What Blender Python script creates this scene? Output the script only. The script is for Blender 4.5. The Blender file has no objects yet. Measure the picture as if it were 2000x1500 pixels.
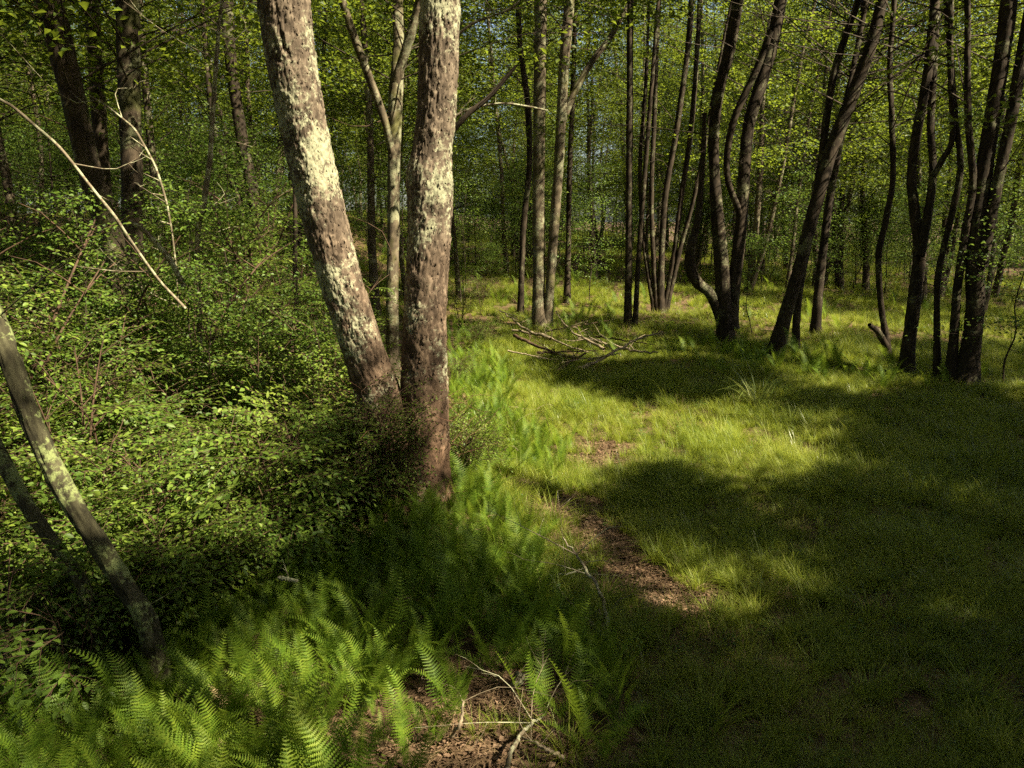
import bpy, math, random
import numpy as np
from mathutils import Vector, Matrix, Euler

random.seed(11)
rng = np.random.default_rng(11)
R = math.radians
scene = bpy.context.scene
col = scene.collection

# ------------------------------------------------------------------ camera, sky, sun, exposure
CAM_H, PITCH, FPX = 2.5, R(12.0), 1510.0
cam_d = bpy.data.cameras.new('camera')
cam_d.sensor_width = 36.0
cam_d.lens = 36.0 * FPX / 2000.0
cam_d.clip_end = 2000.0
cam = bpy.data.objects.new('camera', cam_d)
cam.location = (0, 0, CAM_H)
cam.rotation_euler = (R(90) - PITCH, 0, 0)
col.objects.link(cam)
scene.camera = cam

SUN_AZ, SUN_EL = R(62), R(47)      # azimuth measured from straight behind the camera towards its right
SUN = np.array([math.sin(SUN_AZ) * math.cos(SUN_EL), -math.cos(SUN_AZ) * math.cos(SUN_EL), math.sin(SUN_EL)])
SHX, SHY = -SUN[0] / SUN[2], -SUN[1] / SUN[2]     # how far a shadow moves for each metre of height

world = bpy.data.worlds.new('World')
scene.world = world
world.use_nodes = True
wn = world.node_tree
bg = wn.nodes['Background']
sky = wn.nodes.new('ShaderNodeTexSky')
sky.sky_type = 'NISHITA'
sky.sun_disc = False
sky.sun_elevation = SUN_EL
sky.sun_rotation = math.atan2(SUN[0], SUN[1])
sky.air_density = 1.0
sky.dust_density = 2.2
sky.ozone_density = 0.6
wn.links.new(sky.outputs[0], bg.inputs[0])
bg.inputs[1].default_value = 0.05

sun_d = bpy.data.lights.new('sun', 'SUN')
sun_d.energy = 5.0
sun_d.angle = R(0.55)
sun_d.color = (1.0, 0.89, 0.63)
sun = bpy.data.objects.new('sun', sun_d)
sun.rotation_euler = Vector(SUN).to_track_quat('Z', 'Y').to_euler()
col.objects.link(sun)

vs = scene.view_settings
vs.view_transform = 'Standard'
vs.look = 'None'
vs.exposure = 2.12
vs.gamma = 1.0
vs.use_curve_mapping = False
cy = scene.cycles
cy.max_bounces = 5
cy.diffuse_bounces = 3
cy.glossy_bounces = 2
cy.transmission_bounces = 3
cy.transparent_max_bounces = 4
cy.sample_clamp_indirect = 6.0
cy.use_denoising = False
cy.use_adaptive_sampling = True
cy.adaptive_threshold = 0.012
cy.caustics_reflective = False
cy.caustics_refractive = False

# ------------------------------------------------------------------ maths helpers
def S(t):
    t = np.clip(t, 0, 1)
    return t * t * (3 - 2 * t)

def vnoise(x, y, seed=0):
    """smooth value noise on the plane"""
    x = np.asarray(x, float); y = np.asarray(y, float)
    xi = np.floor(x).astype(np.int64); yi = np.floor(y).astype(np.int64)
    fx = x - xi; fy = y - yi
    def h(a, b):
        n = (a * 374761393 + b * 668265263 + seed * 1442695041) & 0x7fffffff
        n = ((n ^ (n >> 13)) * 1274126177) & 0x7fffffff
        return ((n ^ (n >> 16)) & 0xffff) / 65535.0
    fx = fx * fx * (3 - 2 * fx); fy = fy * fy * (3 - 2 * fy)
    a = h(xi, yi) * (1 - fx) + h(xi + 1, yi) * fx
    b = h(xi, yi + 1) * (1 - fx) + h(xi + 1, yi + 1) * fx
    return a * (1 - fy) + b * fy

def G(x, y):
    """height of the forest floor"""
    x = np.asarray(x, float); y = np.asarray(y, float)
    z = 0.16 * (vnoise(x * .33 + 3, y * .33, 1) - .5) + 0.09 * (vnoise(x * .9, y * .9, 2) - .5)
    near = S((np.hypot(x, y) - 60) / 40)
    z = z + 0.035 * (vnoise(x * 2.6, y * 2.6, 3) - .5) * (1 - near)
    z = z + 1.75 * S((-x - 2.0) / 6.5) * S((y - 5.5) / 13)
    z = z + 0.75 * S((y - 14) / 32) * (1 - S((x - 6) / 10)) + 0.7 * S((y - 35) / 60)
    z = z - 0.45 * S((x - 7) / 9) * S((y - 6) / 8)
    z = z + 0.28 * np.exp(-((x + .95) ** 2 + (y - 6.7) ** 2) / 1.1)
    return z

CP, SP = math.cos(PITCH), math.sin(PITCH)
def ray(u, v):
    a = (u - 1000.0) / FPX; b = -(v - 750.0) / FPX
    return np.array([a, CP + SP * b, -SP + CP * b])

def at(u, v, Y):
    d = ray(u, v)
    t = Y / d[1]
    return np.array([d[0] * t, Y, CAM_H + d[2] * t])

def gp(u, v, h=0.0):
    """where the view ray of a point of the photo meets the forest floor (plus h)"""
    d = ray(u, v)
    t = np.concatenate([np.arange(1.0, 30, .05), np.arange(30, 160, .25)])
    z = CAM_H + d[2] * t - G(d[0] * t, d[1] * t) - h
    i = np.argmax(z < 0) if (z < 0).any() else len(t) - 1
    return np.array([d[0] * t[i], d[1] * t[i], CAM_H + d[2] * t[i]])

def proj(p):
    """world points (n,3) to photo pixels"""
    p = np.asarray(p, float).reshape(-1, 3)
    x = p[:, 0]; y = p[:, 1]; z = p[:, 2] - CAM_H
    f = CP * y - SP * z
    up = SP * y + CP * z
    f = np.where(f < 1e-3, 1e-3, f)
    return 1000 + FPX * x / f, 750 - FPX * up / f, f

def inpoly(px, py, poly):
    poly = np.asarray(poly, float)
    px = np.asarray(px, float); py = np.asarray(py, float)
    ins = np.zeros(px.shape, bool)
    n = len(poly)
    for i in range(n):
        x0, y0 = poly[i]; x1, y1 = poly[(i + 1) % n]
        if y0 == y1: continue
        c = ((y0 > py) != (y1 > py)) & (px < (x1 - x0) * (py - y0) / (y1 - y0) + x0)
        ins ^= c
    return ins

def polydist(px, py, poly):
    poly = np.asarray(poly, float)
    d = np.full(np.shape(px), 1e9)
    n = len(poly)
    for i in range(n):
        a = poly[i]; b = poly[(i + 1) % n]
        ab = b - a
        t = np.clip(((px - a[0]) * ab[0] + (py - a[1]) * ab[1]) / max(1e-9, ab @ ab), 0, 1)
        d = np.minimum(d, np.hypot(px - a[0] - t * ab[0], py - a[1] - t * ab[1]))
    return d

def unit(v):
    v = np.asarray(v, float)
    return v / np.maximum(1e-9, np.linalg.norm(v, axis=-1, keepdims=True))

# ------------------------------------------------------------------ mesh helpers
class MB:
    def __init__(s):
        s.V = []; s.Q = []; s.T = []; s.n = 0; s.A = []
    def add(s, V, Q=None, T=None, a=None):
        V = np.asarray(V, float).reshape(-1, 3)
        s.V.append(V)
        if Q is not None and len(Q): s.Q.append(np.asarray(Q, np.int64) + s.n)
        if T is not None and len(T): s.T.append(np.asarray(T, np.int64) + s.n)
        s.A.append(np.zeros(len(V)) if a is None else np.asarray(a, float))
        s.n += len(V)
    def mesh(s, name, mat, smooth=False, attr=None):
        me = bpy.data.meshes.new(name)
        V = np.concatenate(s.V) if s.V else np.zeros((0, 3))
        Q = np.concatenate(s.Q) if s.Q else np.zeros((0, 4), np.int64)
        T = np.concatenate(s.T) if s.T else np.zeros((0, 3), np.int64)
        me.vertices.add(len(V)); me.vertices.foreach_set('co', V.ravel().astype(np.float32))
        nl = Q.size + T.size
        me.loops.add(nl); me.loops.foreach_set('vertex_index', np.concatenate([Q.ravel(), T.ravel()]).astype(np.int32))
        npoly = len(Q) + len(T)
        me.polygons.add(npoly)
        ls = np.concatenate([np.arange(len(Q)) * 4, Q.size + np.arange(len(T)) * 3]).astype(np.int32)
        me.polygons.foreach_set('loop_start', ls)
        if smooth: me.polygons.foreach_set('use_smooth', np.ones(npoly, bool))
        if attr:
            at_ = me.attributes.new(attr, 'FLOAT', 'POINT')
            at_.data.foreach_set('value', np.concatenate(s.A).astype(np.float32))
        me.update(calc_edges=True)
        me.materials.append(mat)
        return me

def link(name, me, parent=None, loc=None, rot=None, scl=None):
    o = bpy.data.objects.new(name, me)
    col.objects.link(o)
    if parent is not None: o.parent = parent
    if loc is not None: o.location = [float(c) for c in loc]
    if rot is not None: o.rotation_euler = rot
    if scl is not None: o.scale = (scl,) * 3 if np.isscalar(scl) else scl
    return o

def tag(o, label=None, cat=None, group=None, kind=None):
    if label: o['label'] = label
    if cat: o['category'] = cat
    if group: o['group'] = group
    if kind: o['kind'] = kind
    return o

def thing(name, label, cat, loc, rz=0.0, scl=1.0, group=None):
    o = bpy.data.objects.new(name, None)
    o.empty_display_size = 0.1
    col.objects.link(o)
    o.location = [float(c) for c in loc]; o.rotation_euler = (0, 0, rz); o.scale = (scl,) * 3
    return tag(o, label, cat, group)

def smooth_path(P, n):
    """Catmull-Rom through the points P (k,d) resampled to n points"""
    P = np.asarray(P, float)
    k = len(P)
    if k == 2:
        t = np.linspace(0, 1, n)[:, None]
        return P[0] * (1 - t) + P[1] * t
    E = np.vstack([2 * P[0] - P[1], P, 2 * P[-1] - P[-2]])
    L = np.concatenate([[0], np.cumsum(np.maximum(1e-6, np.linalg.norm(np.diff(P[:, :3], axis=0), axis=1)))])
    s = np.linspace(0, L[-1], n)
    i = np.clip(np.searchsorted(L, s, 'right') - 1, 0, k - 2)
    t = ((s - L[i]) / (L[i + 1] - L[i]))[:, None]
    p0, p1, p2, p3 = E[i], E[i + 1], E[i + 2], E[i + 3]
    return .5 * (2 * p1 + (p2 - p0) * t + (2 * p0 - 5 * p1 + 4 * p2 - p3) * t ** 2 + (3 * p1 - p0 - 3 * p2 + p3) * t ** 3)

def frames(P):
    T = np.gradient(P, axis=0); T = unit(T)
    ref = np.array([0., 1., 0.]) if abs(T[0][1]) < .9 else np.array([1., 0., 0.])
    N = np.zeros_like(P)
    n = unit(ref - T[0] * (ref @ T[0])); N[0] = n
    for i in range(1, len(P)):
        n = n - T[i] * (n @ T[i]); n = n / max(1e-9, np.linalg.norm(n)); N[i] = n
    return T, N, np.cross(T, N)

def tube(mb, P, r, sides=6, cap=True, rough=0.0, a=0.0):
    P = np.asarray(P, float); k = len(P)
    r = np.broadcast_to(np.asarray(r, float), (k,))
    T, N, B = frames(P)
    th = np.arange(sides) / sides * 2 * np.pi
    rr = r[:, None] * np.ones(sides)
    if rough: rr = rr * (1 + rough * (rng.random((k, sides)) - .5))
    V = P[:, None, :] + rr[..., None] * (np.cos(th)[None, :, None] * N[:, None, :] + np.sin(th)[None, :, None] * B[:, None, :])
    i = np.arange(k - 1)[:, None] * sides; j = np.arange(sides)[None, :]; j2 = (j + 1) % sides
    Q = np.stack([i + j, i + j2, i + sides + j2, i + sides + j], -1).reshape(-1, 4)
    mb.add(V.reshape(-1, 3), Q, None, np.full(k * sides, a))
    if cap:
        e = (k - 1) * sides
        mb.add(np.vstack([V[-1], P[-1] + T[-1] * r[-1] * .4]), None,
               [[q, (q + 1) % sides, sides] for q in range(sides)], np.full(sides + 1, a))

def bark_tube(mb, P, r, sides, cell_w, cell_h, depth, seed=0, lean_ref=None, flake=0.35, flare=0.0):
    """a trunk whose surface is broken into proud, slightly lifted plates with cracks between them"""
    k = len(P)
    T, N, B = frames(P)
    s = np.concatenate([[0], np.cumsum(np.linalg.norm(np.diff(P, axis=0), axis=1))])
    th = np.arange(sides) / sides * 2 * np.pi
    rmean = float(np.mean(r))
    nu = max(5, int(round(2 * np.pi * rmean / cell_w)))
    U = th[None, :] / (2 * np.pi) * nu + 0.9 * (vnoise(s[:, None] * 2.2 + np.zeros(sides), np.zeros((k, sides)) + 7, seed) - .5)
    cx3 = np.cos(th)[None, :] * rmean; sx3 = np.sin(th)[None, :] * rmean
    U = U + 1.3 * (vnoise(cx3 * 14 + s[:, None] * 6, sx3 * 14 + s[:, None] * 8, seed + 21) - .5) + .6 * (vnoise(cx3 * 45 + s[:, None] * 20, sx3 * 45 - s[:, None] * 25, seed + 22) - .5)
    Vv = (s[:, None] / cell_h) + 1.1 * (vnoise(cx3 * 16 + s[:, None] * 7, sx3 * 16 + s[:, None] * 4, seed + 5)) + .5 * vnoise(cx3 * 50 - s[:, None] * 21, sx3 * 50 + s[:, None] * 17, seed + 6)
    ui = np.floor(U).astype(int); vi = np.floor(Vv).astype(int)
    F1 = np.full(U.shape, 9.); F2 = np.full(U.shape, 9.); CID = np.zeros(U.shape); DV = np.zeros(U.shape); DU = np.zeros(U.shape)
    def hsh(a, b, q):
        n = ((a % nu) * 73856093 ^ (b + 1000) * 19349663 ^ (q + seed * 31) * 83492791) & 0x7fffffff
        n = ((n ^ (n >> 13)) * 1274126177) & 0x7fffffff
        return ((n ^ (n >> 15)) & 0xffff) / 65535.
    for du in (-1, 0, 1):
        for dv in (-1, 0, 1):
            a = ui + du; b = vi + dv
            cx = a + .15 + .7 * hsh(a, b, 1); cyy = b + .1 + .8 * hsh(a, b, 2)
            d = np.sqrt((U - cx) ** 2 + (Vv - cyy) ** 2)
            closer = d < F1
            F2 = np.where(closer, F1, np.minimum(F2, d))
            CID = np.where(closer, hsh(a, b, 3), CID)
            DV = np.where(closer, Vv - cyy, DV); DU = np.where(closer, U - cx, DU)
            F1 = np.where(closer, d, F1)
    edge = F2 - F1
    h = S(edge / .12) * .75 + .7 * CID + flake * (CID * 5 % 1 - .3) * DV * 1.3 + .5 * (CID * 7 % 1 - .5) * DU
    h = h + .55 * (vnoise(U * 2.3, Vv * 1.9, seed + 9) - .5) + .45 * (vnoise(U * 6, Vv * 5, seed + 11) - .5)
    # long furrows that run up the stem
    fu = np.abs(vnoise(U * .5 + .5 * np.sin(Vv * .25), Vv * .05, seed + 13) - .5)
    h = h - .55 * (1 - S(fu / .06))
    lump = (vnoise(np.cos(th)[None, :] * 1.2 + s[:, None] * 1.1 + 5, np.sin(th)[None, :] * 1.2 + s[:, None] * .7, seed + 3) - .5)
    rr = r[:, None] * (1 + .16 * lump) + depth * (h - .6)
    if flare:
        fl = np.exp(-s / .28)[:, None]
        rr = rr + r[:, None] * flare * fl * (.45 + .55 * np.cos(th * 5 + seed)[None, :] ** 2)
    V = P[:, None, :] + rr[..., None] * (np.cos(th)[None, :, None] * N[:, None, :] + np.sin(th)[None, :, None] * B[:, None, :])
    i = np.arange(k - 1)[:, None] * sides; j = np.arange(sides)[None, :]; j2 = (j + 1) % sides
    Q = np.stack([i + j, i + j2, i + sides + j2, i + sides + j], -1).reshape(-1, 4)
    mb.add(V.reshape(-1, 3), Q, None, CID.ravel())
    return V.reshape(-1, 3), Q, CID.ravel()

def leaves(mb, C, D, Nn, L, W, fold=.25, quality=0):
    """many leaves at once: base C, direction D, normal Nn (n,3), length L and width W (n,)"""
    C = np.asarray(C, float); D = unit(D); Sd = unit(np.cross(Nn, D)); Nn = np.cross(D, Sd)
    n = len(C); L = np.broadcast_to(L, (n,))[:, None]; W = np.broadcast_to(W, (n,))[:, None]
    if quality == 0:
        base = C; tip = C + D * L - Nn * L * .12
        l = C + D * L * .45 + Sd * W * .5 + Nn * W * fold; r = C + D * L * .45 - Sd * W * .5 + Nn * W * fold
        V = np.stack([base, r, tip, l], 1).reshape(-1, 3)
        o = np.arange(n)[:, None] * 4
        mb.add(V, None, np.concatenate([o + [0, 1, 2], o + [0, 2, 3]]))
    else:
        base = C
        m1 = C + D * L * .33; m2 = C + D * L * .68 - Nn * L * .04; tip = C + D * L - Nn * L * .13
        l1 = m1 + Sd * W * .48 + Nn * W * fold; r1 = m1 - Sd * W * .48 + Nn * W * fold
        l2 = m2 + Sd * W * .40 + Nn * W * fold * .8; r2 = m2 - Sd * W * .40 + Nn * W * fold * .8
        V = np.stack([base, r1, l1, m1, r2, l2, m2, tip], 1).reshape(-1, 3)
        o = np.arange(n)[:, None] * 8
        T = np.concatenate([o + [0, 1, 3], o + [0, 3, 2], o + [4, 7, 6], o + [6, 7, 5]])
        Q = np.concatenate([o + [1, 4, 6, 3], o + [3, 6, 5, 2]])
        mb.add(V, Q, T)

# ------------------------------------------------------------------ materials
def nodes_of(m):
    m.use_nodes = True
    nt = m.node_tree
    b = nt.nodes['Principled BSDF']
    return nt, b, nt.nodes['Material Output']

def ramp(nt, fac, stops):
    r = nt.nodes.new('ShaderNodeValToRGB')
    e = r.color_ramp.elements
    while len(e) < len(stops): e.new(0.5)
    for el, (p, c) in zip(e, stops):
        el.position = p; el.color = (c[0], c[1], c[2], 1)
    nt.links.new(fac, r.inputs[0])
    return r.outputs[0]

def noise(nt, scale, detail=4, rough=.6, vec=None, dist=0.0):
    n = nt.nodes.new('ShaderNodeTexNoise')
    n.inputs['Scale'].default_value = scale; n.inputs['Detail'].default_value = detail
    n.inputs['Roughness'].default_value = rough; n.inputs['Distortion'].default_value = dist
    if vec is not None: nt.links.new(vec, n.inputs['Vector'])
    return n.outputs[0]

def math_n(nt, op, a, b=None, c=None):
    n = nt.nodes.new('ShaderNodeMath'); n.operation = op
    for i, x in enumerate((a, b, c)):
        if x is None: continue
        if isinstance(x, (int, float)): n.inputs[i].default_value = x
        else: nt.links.new(x, n.inputs[i])
    return n.outputs[0]

def mixc(nt, fac, a, b):
    n = nt.nodes.new('ShaderNodeMix'); n.data_type = 'RGBA'
    for i, x in ((0, fac), (6, a), (7, b)):
        if isinstance(x, (int, float)): n.inputs[i].default_value = x
        elif isinstance(x, tuple): n.inputs[i].default_value = (*x, 1)
        else: nt.links.new(x, n.inputs[i])
    return n.outputs[2]

def leaf_material(name, c0, c1, c2, trans=(0.2, 0.27, 0.03), tfac=.42, rough=.5, spec=.35, island=True):
    m = bpy.data.materials.new(name)
    nt, b, out = nodes_of(m)
    oi = nt.nodes.new('ShaderNodeObjectInfo')
    ge = nt.nodes.new('ShaderNodeNewGeometry')
    big = noise(nt, .9, 2, .5, ge.outputs['Position'])
    f = math_n(nt, 'MULTIPLY', ge.outputs['Random Per Island'], .55)
    f = math_n(nt, 'ADD', f, math_n(nt, 'MULTIPLY', oi.outputs['Random'], .25))
    f = math_n(nt, 'ADD', f, math_n(nt, 'MULTIPLY', math_n(nt, 'SUBTRACT', big, .5), .9))
    c = ramp(nt, f, [(.05, c0), (.42, c1), (.85, c2)])
    nt.links.new(c, b.inputs['Base Color'])
    b.inputs['Roughness'].default_value = rough
    b.inputs['Specular IOR Level'].default_value = spec
    tr = nt.nodes.new('ShaderNodeBsdfTranslucent')
    tc = mixc(nt, .55, c, trans)
    nt.links.new(tc, tr.inputs[0])
    mx = nt.nodes.new('ShaderNodeMixShader')
    mx.inputs[0].default_value = tfac
    nt.links.new(b.outputs[0], mx.inputs[1]); nt.links.new(tr.outputs[0], mx.inputs[2])
    nt.links.new(mx.outputs[0], out.inputs[0])
    return m

def bark_material(name, *args, foot=None, **kw):
    return _bark(name, foot, *args, **kw)

def _bark(name, foot, dark, mid, light, lichen=(.40, .41, .26), lich=.5, lscale=3.0, moss=None, bump=.5, fine=40.0, plate=True, zstretch=.25, lich2=None):
    m = bpy.data.materials.new(name)
    nt, b, out = nodes_of(m)
    tc = nt.nodes.new('ShaderNodeTexCoord')
    mp = nt.nodes.new('ShaderNodeMapping'); mp.inputs['Scale'].default_value = (1, 1, zstretch)
    nt.links.new(tc.outputs['Object'], mp.inputs[0])
    v = mp.outputs[0]
    oi = nt.nodes.new('ShaderNodeObjectInfo')
    n1 = noise(nt, fine * .35, 6, .7, v, .6)
    n2 = noise(nt, fine, 4, .7, v)
    f = math_n(nt, 'MULTIPLY', n1, .75)
    f = math_n(nt, 'ADD', f, math_n(nt, 'MULTIPLY', n2, .3))
    if plate:
        atn = nt.nodes.new('ShaderNodeAttribute'); atn.attribute_name = 'plate'
        f = math_n(nt, 'ADD', f, math_n(nt, 'MULTIPLY', math_n(nt, 'SUBTRACT', atn.outputs['Fac'], .5), .26))
    else:
        f = math_n(nt, 'ADD', f, math_n(nt, 'MULTIPLY', math_n(nt, 'SUBTRACT', oi.outputs['Random'], .5), .2))
    c = ramp(nt, f, [(.28, dark), (.52, mid), (.80, light)])
    if moss:
        mo = noise(nt, 2.3, 4, .6, tc.outputs['Object'])
        mf = ramp(nt, mo, [(.52, (0, 0, 0)), (.66, (1, 1, 1))])
        c = mixc(nt, math_n(nt, 'MULTIPLY', mf, .75), c, moss)
    # crusts of lichen: blotches of their own shape with ragged edges
    la = noise(nt, lscale, 3, .55, tc.outputs['Object'])
    lb = noise(nt, 26, 5, .75, tc.outputs['Object'])
    lf = math_n(nt, 'ADD', la, math_n(nt, 'MULTIPLY', math_n(nt, 'SUBTRACT', lb, .5), .85))
    th = 1.0 - lich
    if foot:        # little lichen on the lowest stretch, where the bark is redder
        sx = nt.nodes.new('ShaderNodeSeparateXYZ'); nt.links.new(tc.outputs['Object'], sx.inputs[0])
        hz = nt.nodes.new('ShaderNodeMapRange'); hz.inputs[1].default_value = .4; hz.inputs[2].default_value = 2.3; hz.inputs[3].default_value = 1; hz.inputs[4].default_value = 0
        nt.links.new(math_n(nt, 'ADD', sx.outputs[2], math_n(nt, 'MULTIPLY', math_n(nt, 'SUBTRACT', la, .5), 2.0)), hz.inputs[0])
        lf = math_n(nt, 'SUBTRACT', lf, math_n(nt, 'MULTIPLY', hz.outputs[0], .17))
        mul = nt.nodes.new('ShaderNodeMix'); mul.data_type = 'RGBA'; mul.blend_type = 'MULTIPLY'
        nt.links.new(math_n(nt, 'MULTIPLY', hz.outputs[0], .75), mul.inputs[0]); nt.links.new(c, mul.inputs[6]); mul.inputs[7].default_value = (*foot, 1)
        c = mul.outputs[2]
    lm = ramp(nt, lf, [(max(0, th - .05), (0, 0, 0)), (min(1, th + .05), (1, 1, 1))])
    lc = ramp(nt, lb, [(.3, tuple(x * .62 for x in lichen)), (.62, lichen), (.8, lich2 or lichen)])
    c = mixc(nt, math_n(nt, 'MULTIPLY', lm, .92), c, lc)
    nt.links.new(c, b.inputs['Base Color'])
    b.inputs['Roughness'].default_value = .9
    b.inputs['Specular IOR Level'].default_value = .2
    bp = nt.nodes.new('ShaderNodeBump'); bp.inputs['Strength'].default_value = bump; bp.inputs['Distance'].default_value = .01
    hh = math_n(nt, 'ADD', math_n(nt, 'MULTIPLY', n1, 1.0), math_n(nt, 'ADD', math_n(nt, 'MULTIPLY', n2, .5), math_n(nt, 'MULTIPLY', lb, .4)))
    nt.links.new(hh, bp.inputs['Height']); nt.links.new(bp.outputs[0], b.inputs['Normal'])
    return m

def wood_material(name, c0, c1, rough=.8, scale=30.):
    m = bpy.data.materials.new(name)
    nt, b, out = nodes_of(m)
    tc = nt.nodes.new('ShaderNodeTexCoord')
    n = noise(nt, scale, 5, .7, tc.outputs['Object'])
    nt.links.new(ramp(nt, n, [(.32, c0), (.68, c1)]), b.inputs['Base Color'])
    b.inputs['Roughness'].default_value = rough; b.inputs['Specular IOR Level'].default_value = .2
    bp = nt.nodes.new('ShaderNodeBump'); bp.inputs['Strength'].default_value = .4; bp.inputs['Distance'].default_value = .004
    nt.links.new(n, bp.inputs['Height']); nt.links.new(bp.outputs[0], b.inputs['Normal'])
    return m

def ground_material():
    m = bpy.data.materials.new('leaf_litter_soil')
    nt, b, out = nodes_of(m)
    ge = nt.nodes.new('ShaderNodeNewGeometry')
    pos = ge.outputs['Position']
    vo = nt.nodes.new('ShaderNodeTexVoronoi'); vo.inputs['Scale'].default_value = 26
    nt.links.new(pos, vo.inputs['Vector'])
    sep = nt.nodes.new('ShaderNodeSeparateColor'); nt.links.new(vo.outputs['Color'], sep.inputs[0])
    n1 = noise(nt, 3.0, 5, .65, pos); n2 = noise(nt, 60, 4, .7, pos)
    f = math_n(nt, 'ADD', math_n(nt, 'MULTIPLY', sep.outputs[0], .45), math_n(nt, 'MULTIPLY', n2, .5))
    c = ramp(nt, f, [(.2, (.04, .025, .014)), (.5, (.10, .062, .036)), (.8, (.22, .145, .09))])
    big = noise(nt, .7, 4, .6, pos)
    c = mixc(nt, ramp(nt, n1, [(.42, (0, 0, 0)), (.7, (1, 1, 1))]), c, (.06, .04, .022))
    c = mixc(nt, math_n(nt, 'MULTIPLY', ramp(nt, big, [(.55, (0, 0, 0)), (.75, (1, 1, 1))]), .45), c, (.05, .07, .02))
    nt.links.new(c, b.inputs['Base Color'])
    b.inputs['Roughness'].default_value = .95; b.inputs['Specular IOR Level'].default_value = .15
    bp = nt.nodes.new('ShaderNodeBump'); bp.inputs['Strength'].default_value = .8; bp.inputs['Distance'].default_value = .02
    nt.links.new(f, bp.inputs['Height']); nt.links.new(bp.outputs[0], b.inputs['Normal'])
    return m

M_ground = ground_material()
M_twin = bark_material('shaggy_bark', (.022, .0155, .0105), (.080, .060, .044), (.20, .158, .118), lichen=(.28, .28, .19), lich=.44, lscale=2.2, bump=.7, fine=46, lich2=(.42, .41, .29), foot=(.85, .6, .48))
M_brown = bark_material('brown_bark', (.011, .008, .0055), (.038, .028, .019), (.09, .067, .046), lichen=(.19, .195, .11), lich=.36, lscale=2.6, bump=.6, moss=(.05, .055, .015))
M_grey = bark_material('grey_lichen_bark', (.03, .023, .016), (.085, .066, .045), (.16, .13, .09), lichen=(.22, .22, .14), lich=.43, lscale=3.4, bump=.5, moss=(.10, .10, .03))
M_dark = bark_material('dark_bark', (.009, .0065, .0045), (.024, .017, .0115), (.060, .044, .030), lichen=(.12, .12, .07), lich=.37, lscale=2.8, bump=.6)
M_far = bark_material('slender_tree_bark', (.02, .015, .010), (.055, .041, .028), (.12, .092, .062), lichen=(.2, .19, .12), lich=.42, lscale=3.0, plate=False, bump=.5, fine=30)
M_mossy = bark_material('mossy_leaning_bark', (.013, .0115, .007), (.038, .034, .019), (.085, .08, .045), lichen=(.17, .20, .08), lich=.47, lscale=4.5, bump=.7, fine=60, moss=(.07, .08, .02))
M_pale = wood_material('bleached_dead_wood', (.10, .075, .05), (.32, .26, .18))
M_palelich = bark_material('lichen_twig', (.05, .04, .026), (.12, .095, .065), (.22, .18, .13), lichen=(.33, .33, .22), lich=.46, lscale=9., plate=False, bump=.4, fine=70)
M_twig = wood_material('brown_twig', (.03, .019, .012), (.10, .06, .04))
M_twigdark = wood_material('dark_twig', (.018, .013, .009), (.05, .036, .025))
M_redtwig = wood_material('russet_twig', (.07, .032, .02), (.23, .12, .075))

L_canopy = leaf_material('canopy_leaf', (.036, .064, .008), (.080, .124, .014), (.155, .195, .024), trans=(.30, .36, .03), tfac=.5)
L_under = leaf_material('sapling_leaf', (.036, .078, .011), (.076, .138, .018), (.14, .20, .028), trans=(.22, .30, .05), tfac=.45)
L_shrub = leaf_material('shrub_leaf', (.040, .078, .012), (.104, .165, .024), (.20, .258, .04), trans=(.28, .36, .045), tfac=.38, rough=.5, spec=.28)
L_fern = leaf_material('fern_frond', (.056, .108, .010), (.115, .188, .017), (.205, .265, .028), trans=(.32, .42, .035), tfac=.45, rough=.55, spec=.25)
L_grass = leaf_material('grass_blade', (.078, .118, .014), (.175, .225, .022), (.30, .305, .055), trans=(.41, .45, .045), tfac=.45, rough=.5, spec=.3)
L_sedge = leaf_material('sedge_blade', (.07, .11, .02), (.15, .19, .04), (.28, .27, .10), trans=(.3, .32, .08), tfac=.3, rough=.35, spec=.5)
L_dry = leaf_material('dry_leaf', (.06, .036, .022), (.14, .088, .056), (.30, .205, .14), trans=(.2, .1, .05), tfac=.12, rough=.8, spec=.15)
L_straw = leaf_material('dry_straw', (.16, .10, .055), (.28, .19, .11), (.44, .33, .20), trans=(.3, .2, .1), tfac=.2, rough=.7, spec=.2)

# ------------------------------------------------------------------ where the sun reaches the floor
# regions named by points of the photo; each is carried down the sun's direction to the floor plane z = 0
def shadow_xy(p):
    return np.array([p[0] + p[2] * SHX, p[1] + p[2] * SHY])

LIT_POLYS = []
LIT_DISCS = []
def lit_ground(pts, h=.1):
    LIT_POLYS.append(np.array([shadow_xy(gp(u, v, h)) for u, v in pts]))
def lit_spot(u, v, r, h=.0, Y=None):
    p = gp(u, v, h) if Y is None else at(u, v, Y)
    LIT_DISCS.append((*shadow_xy(p), r))

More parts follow.
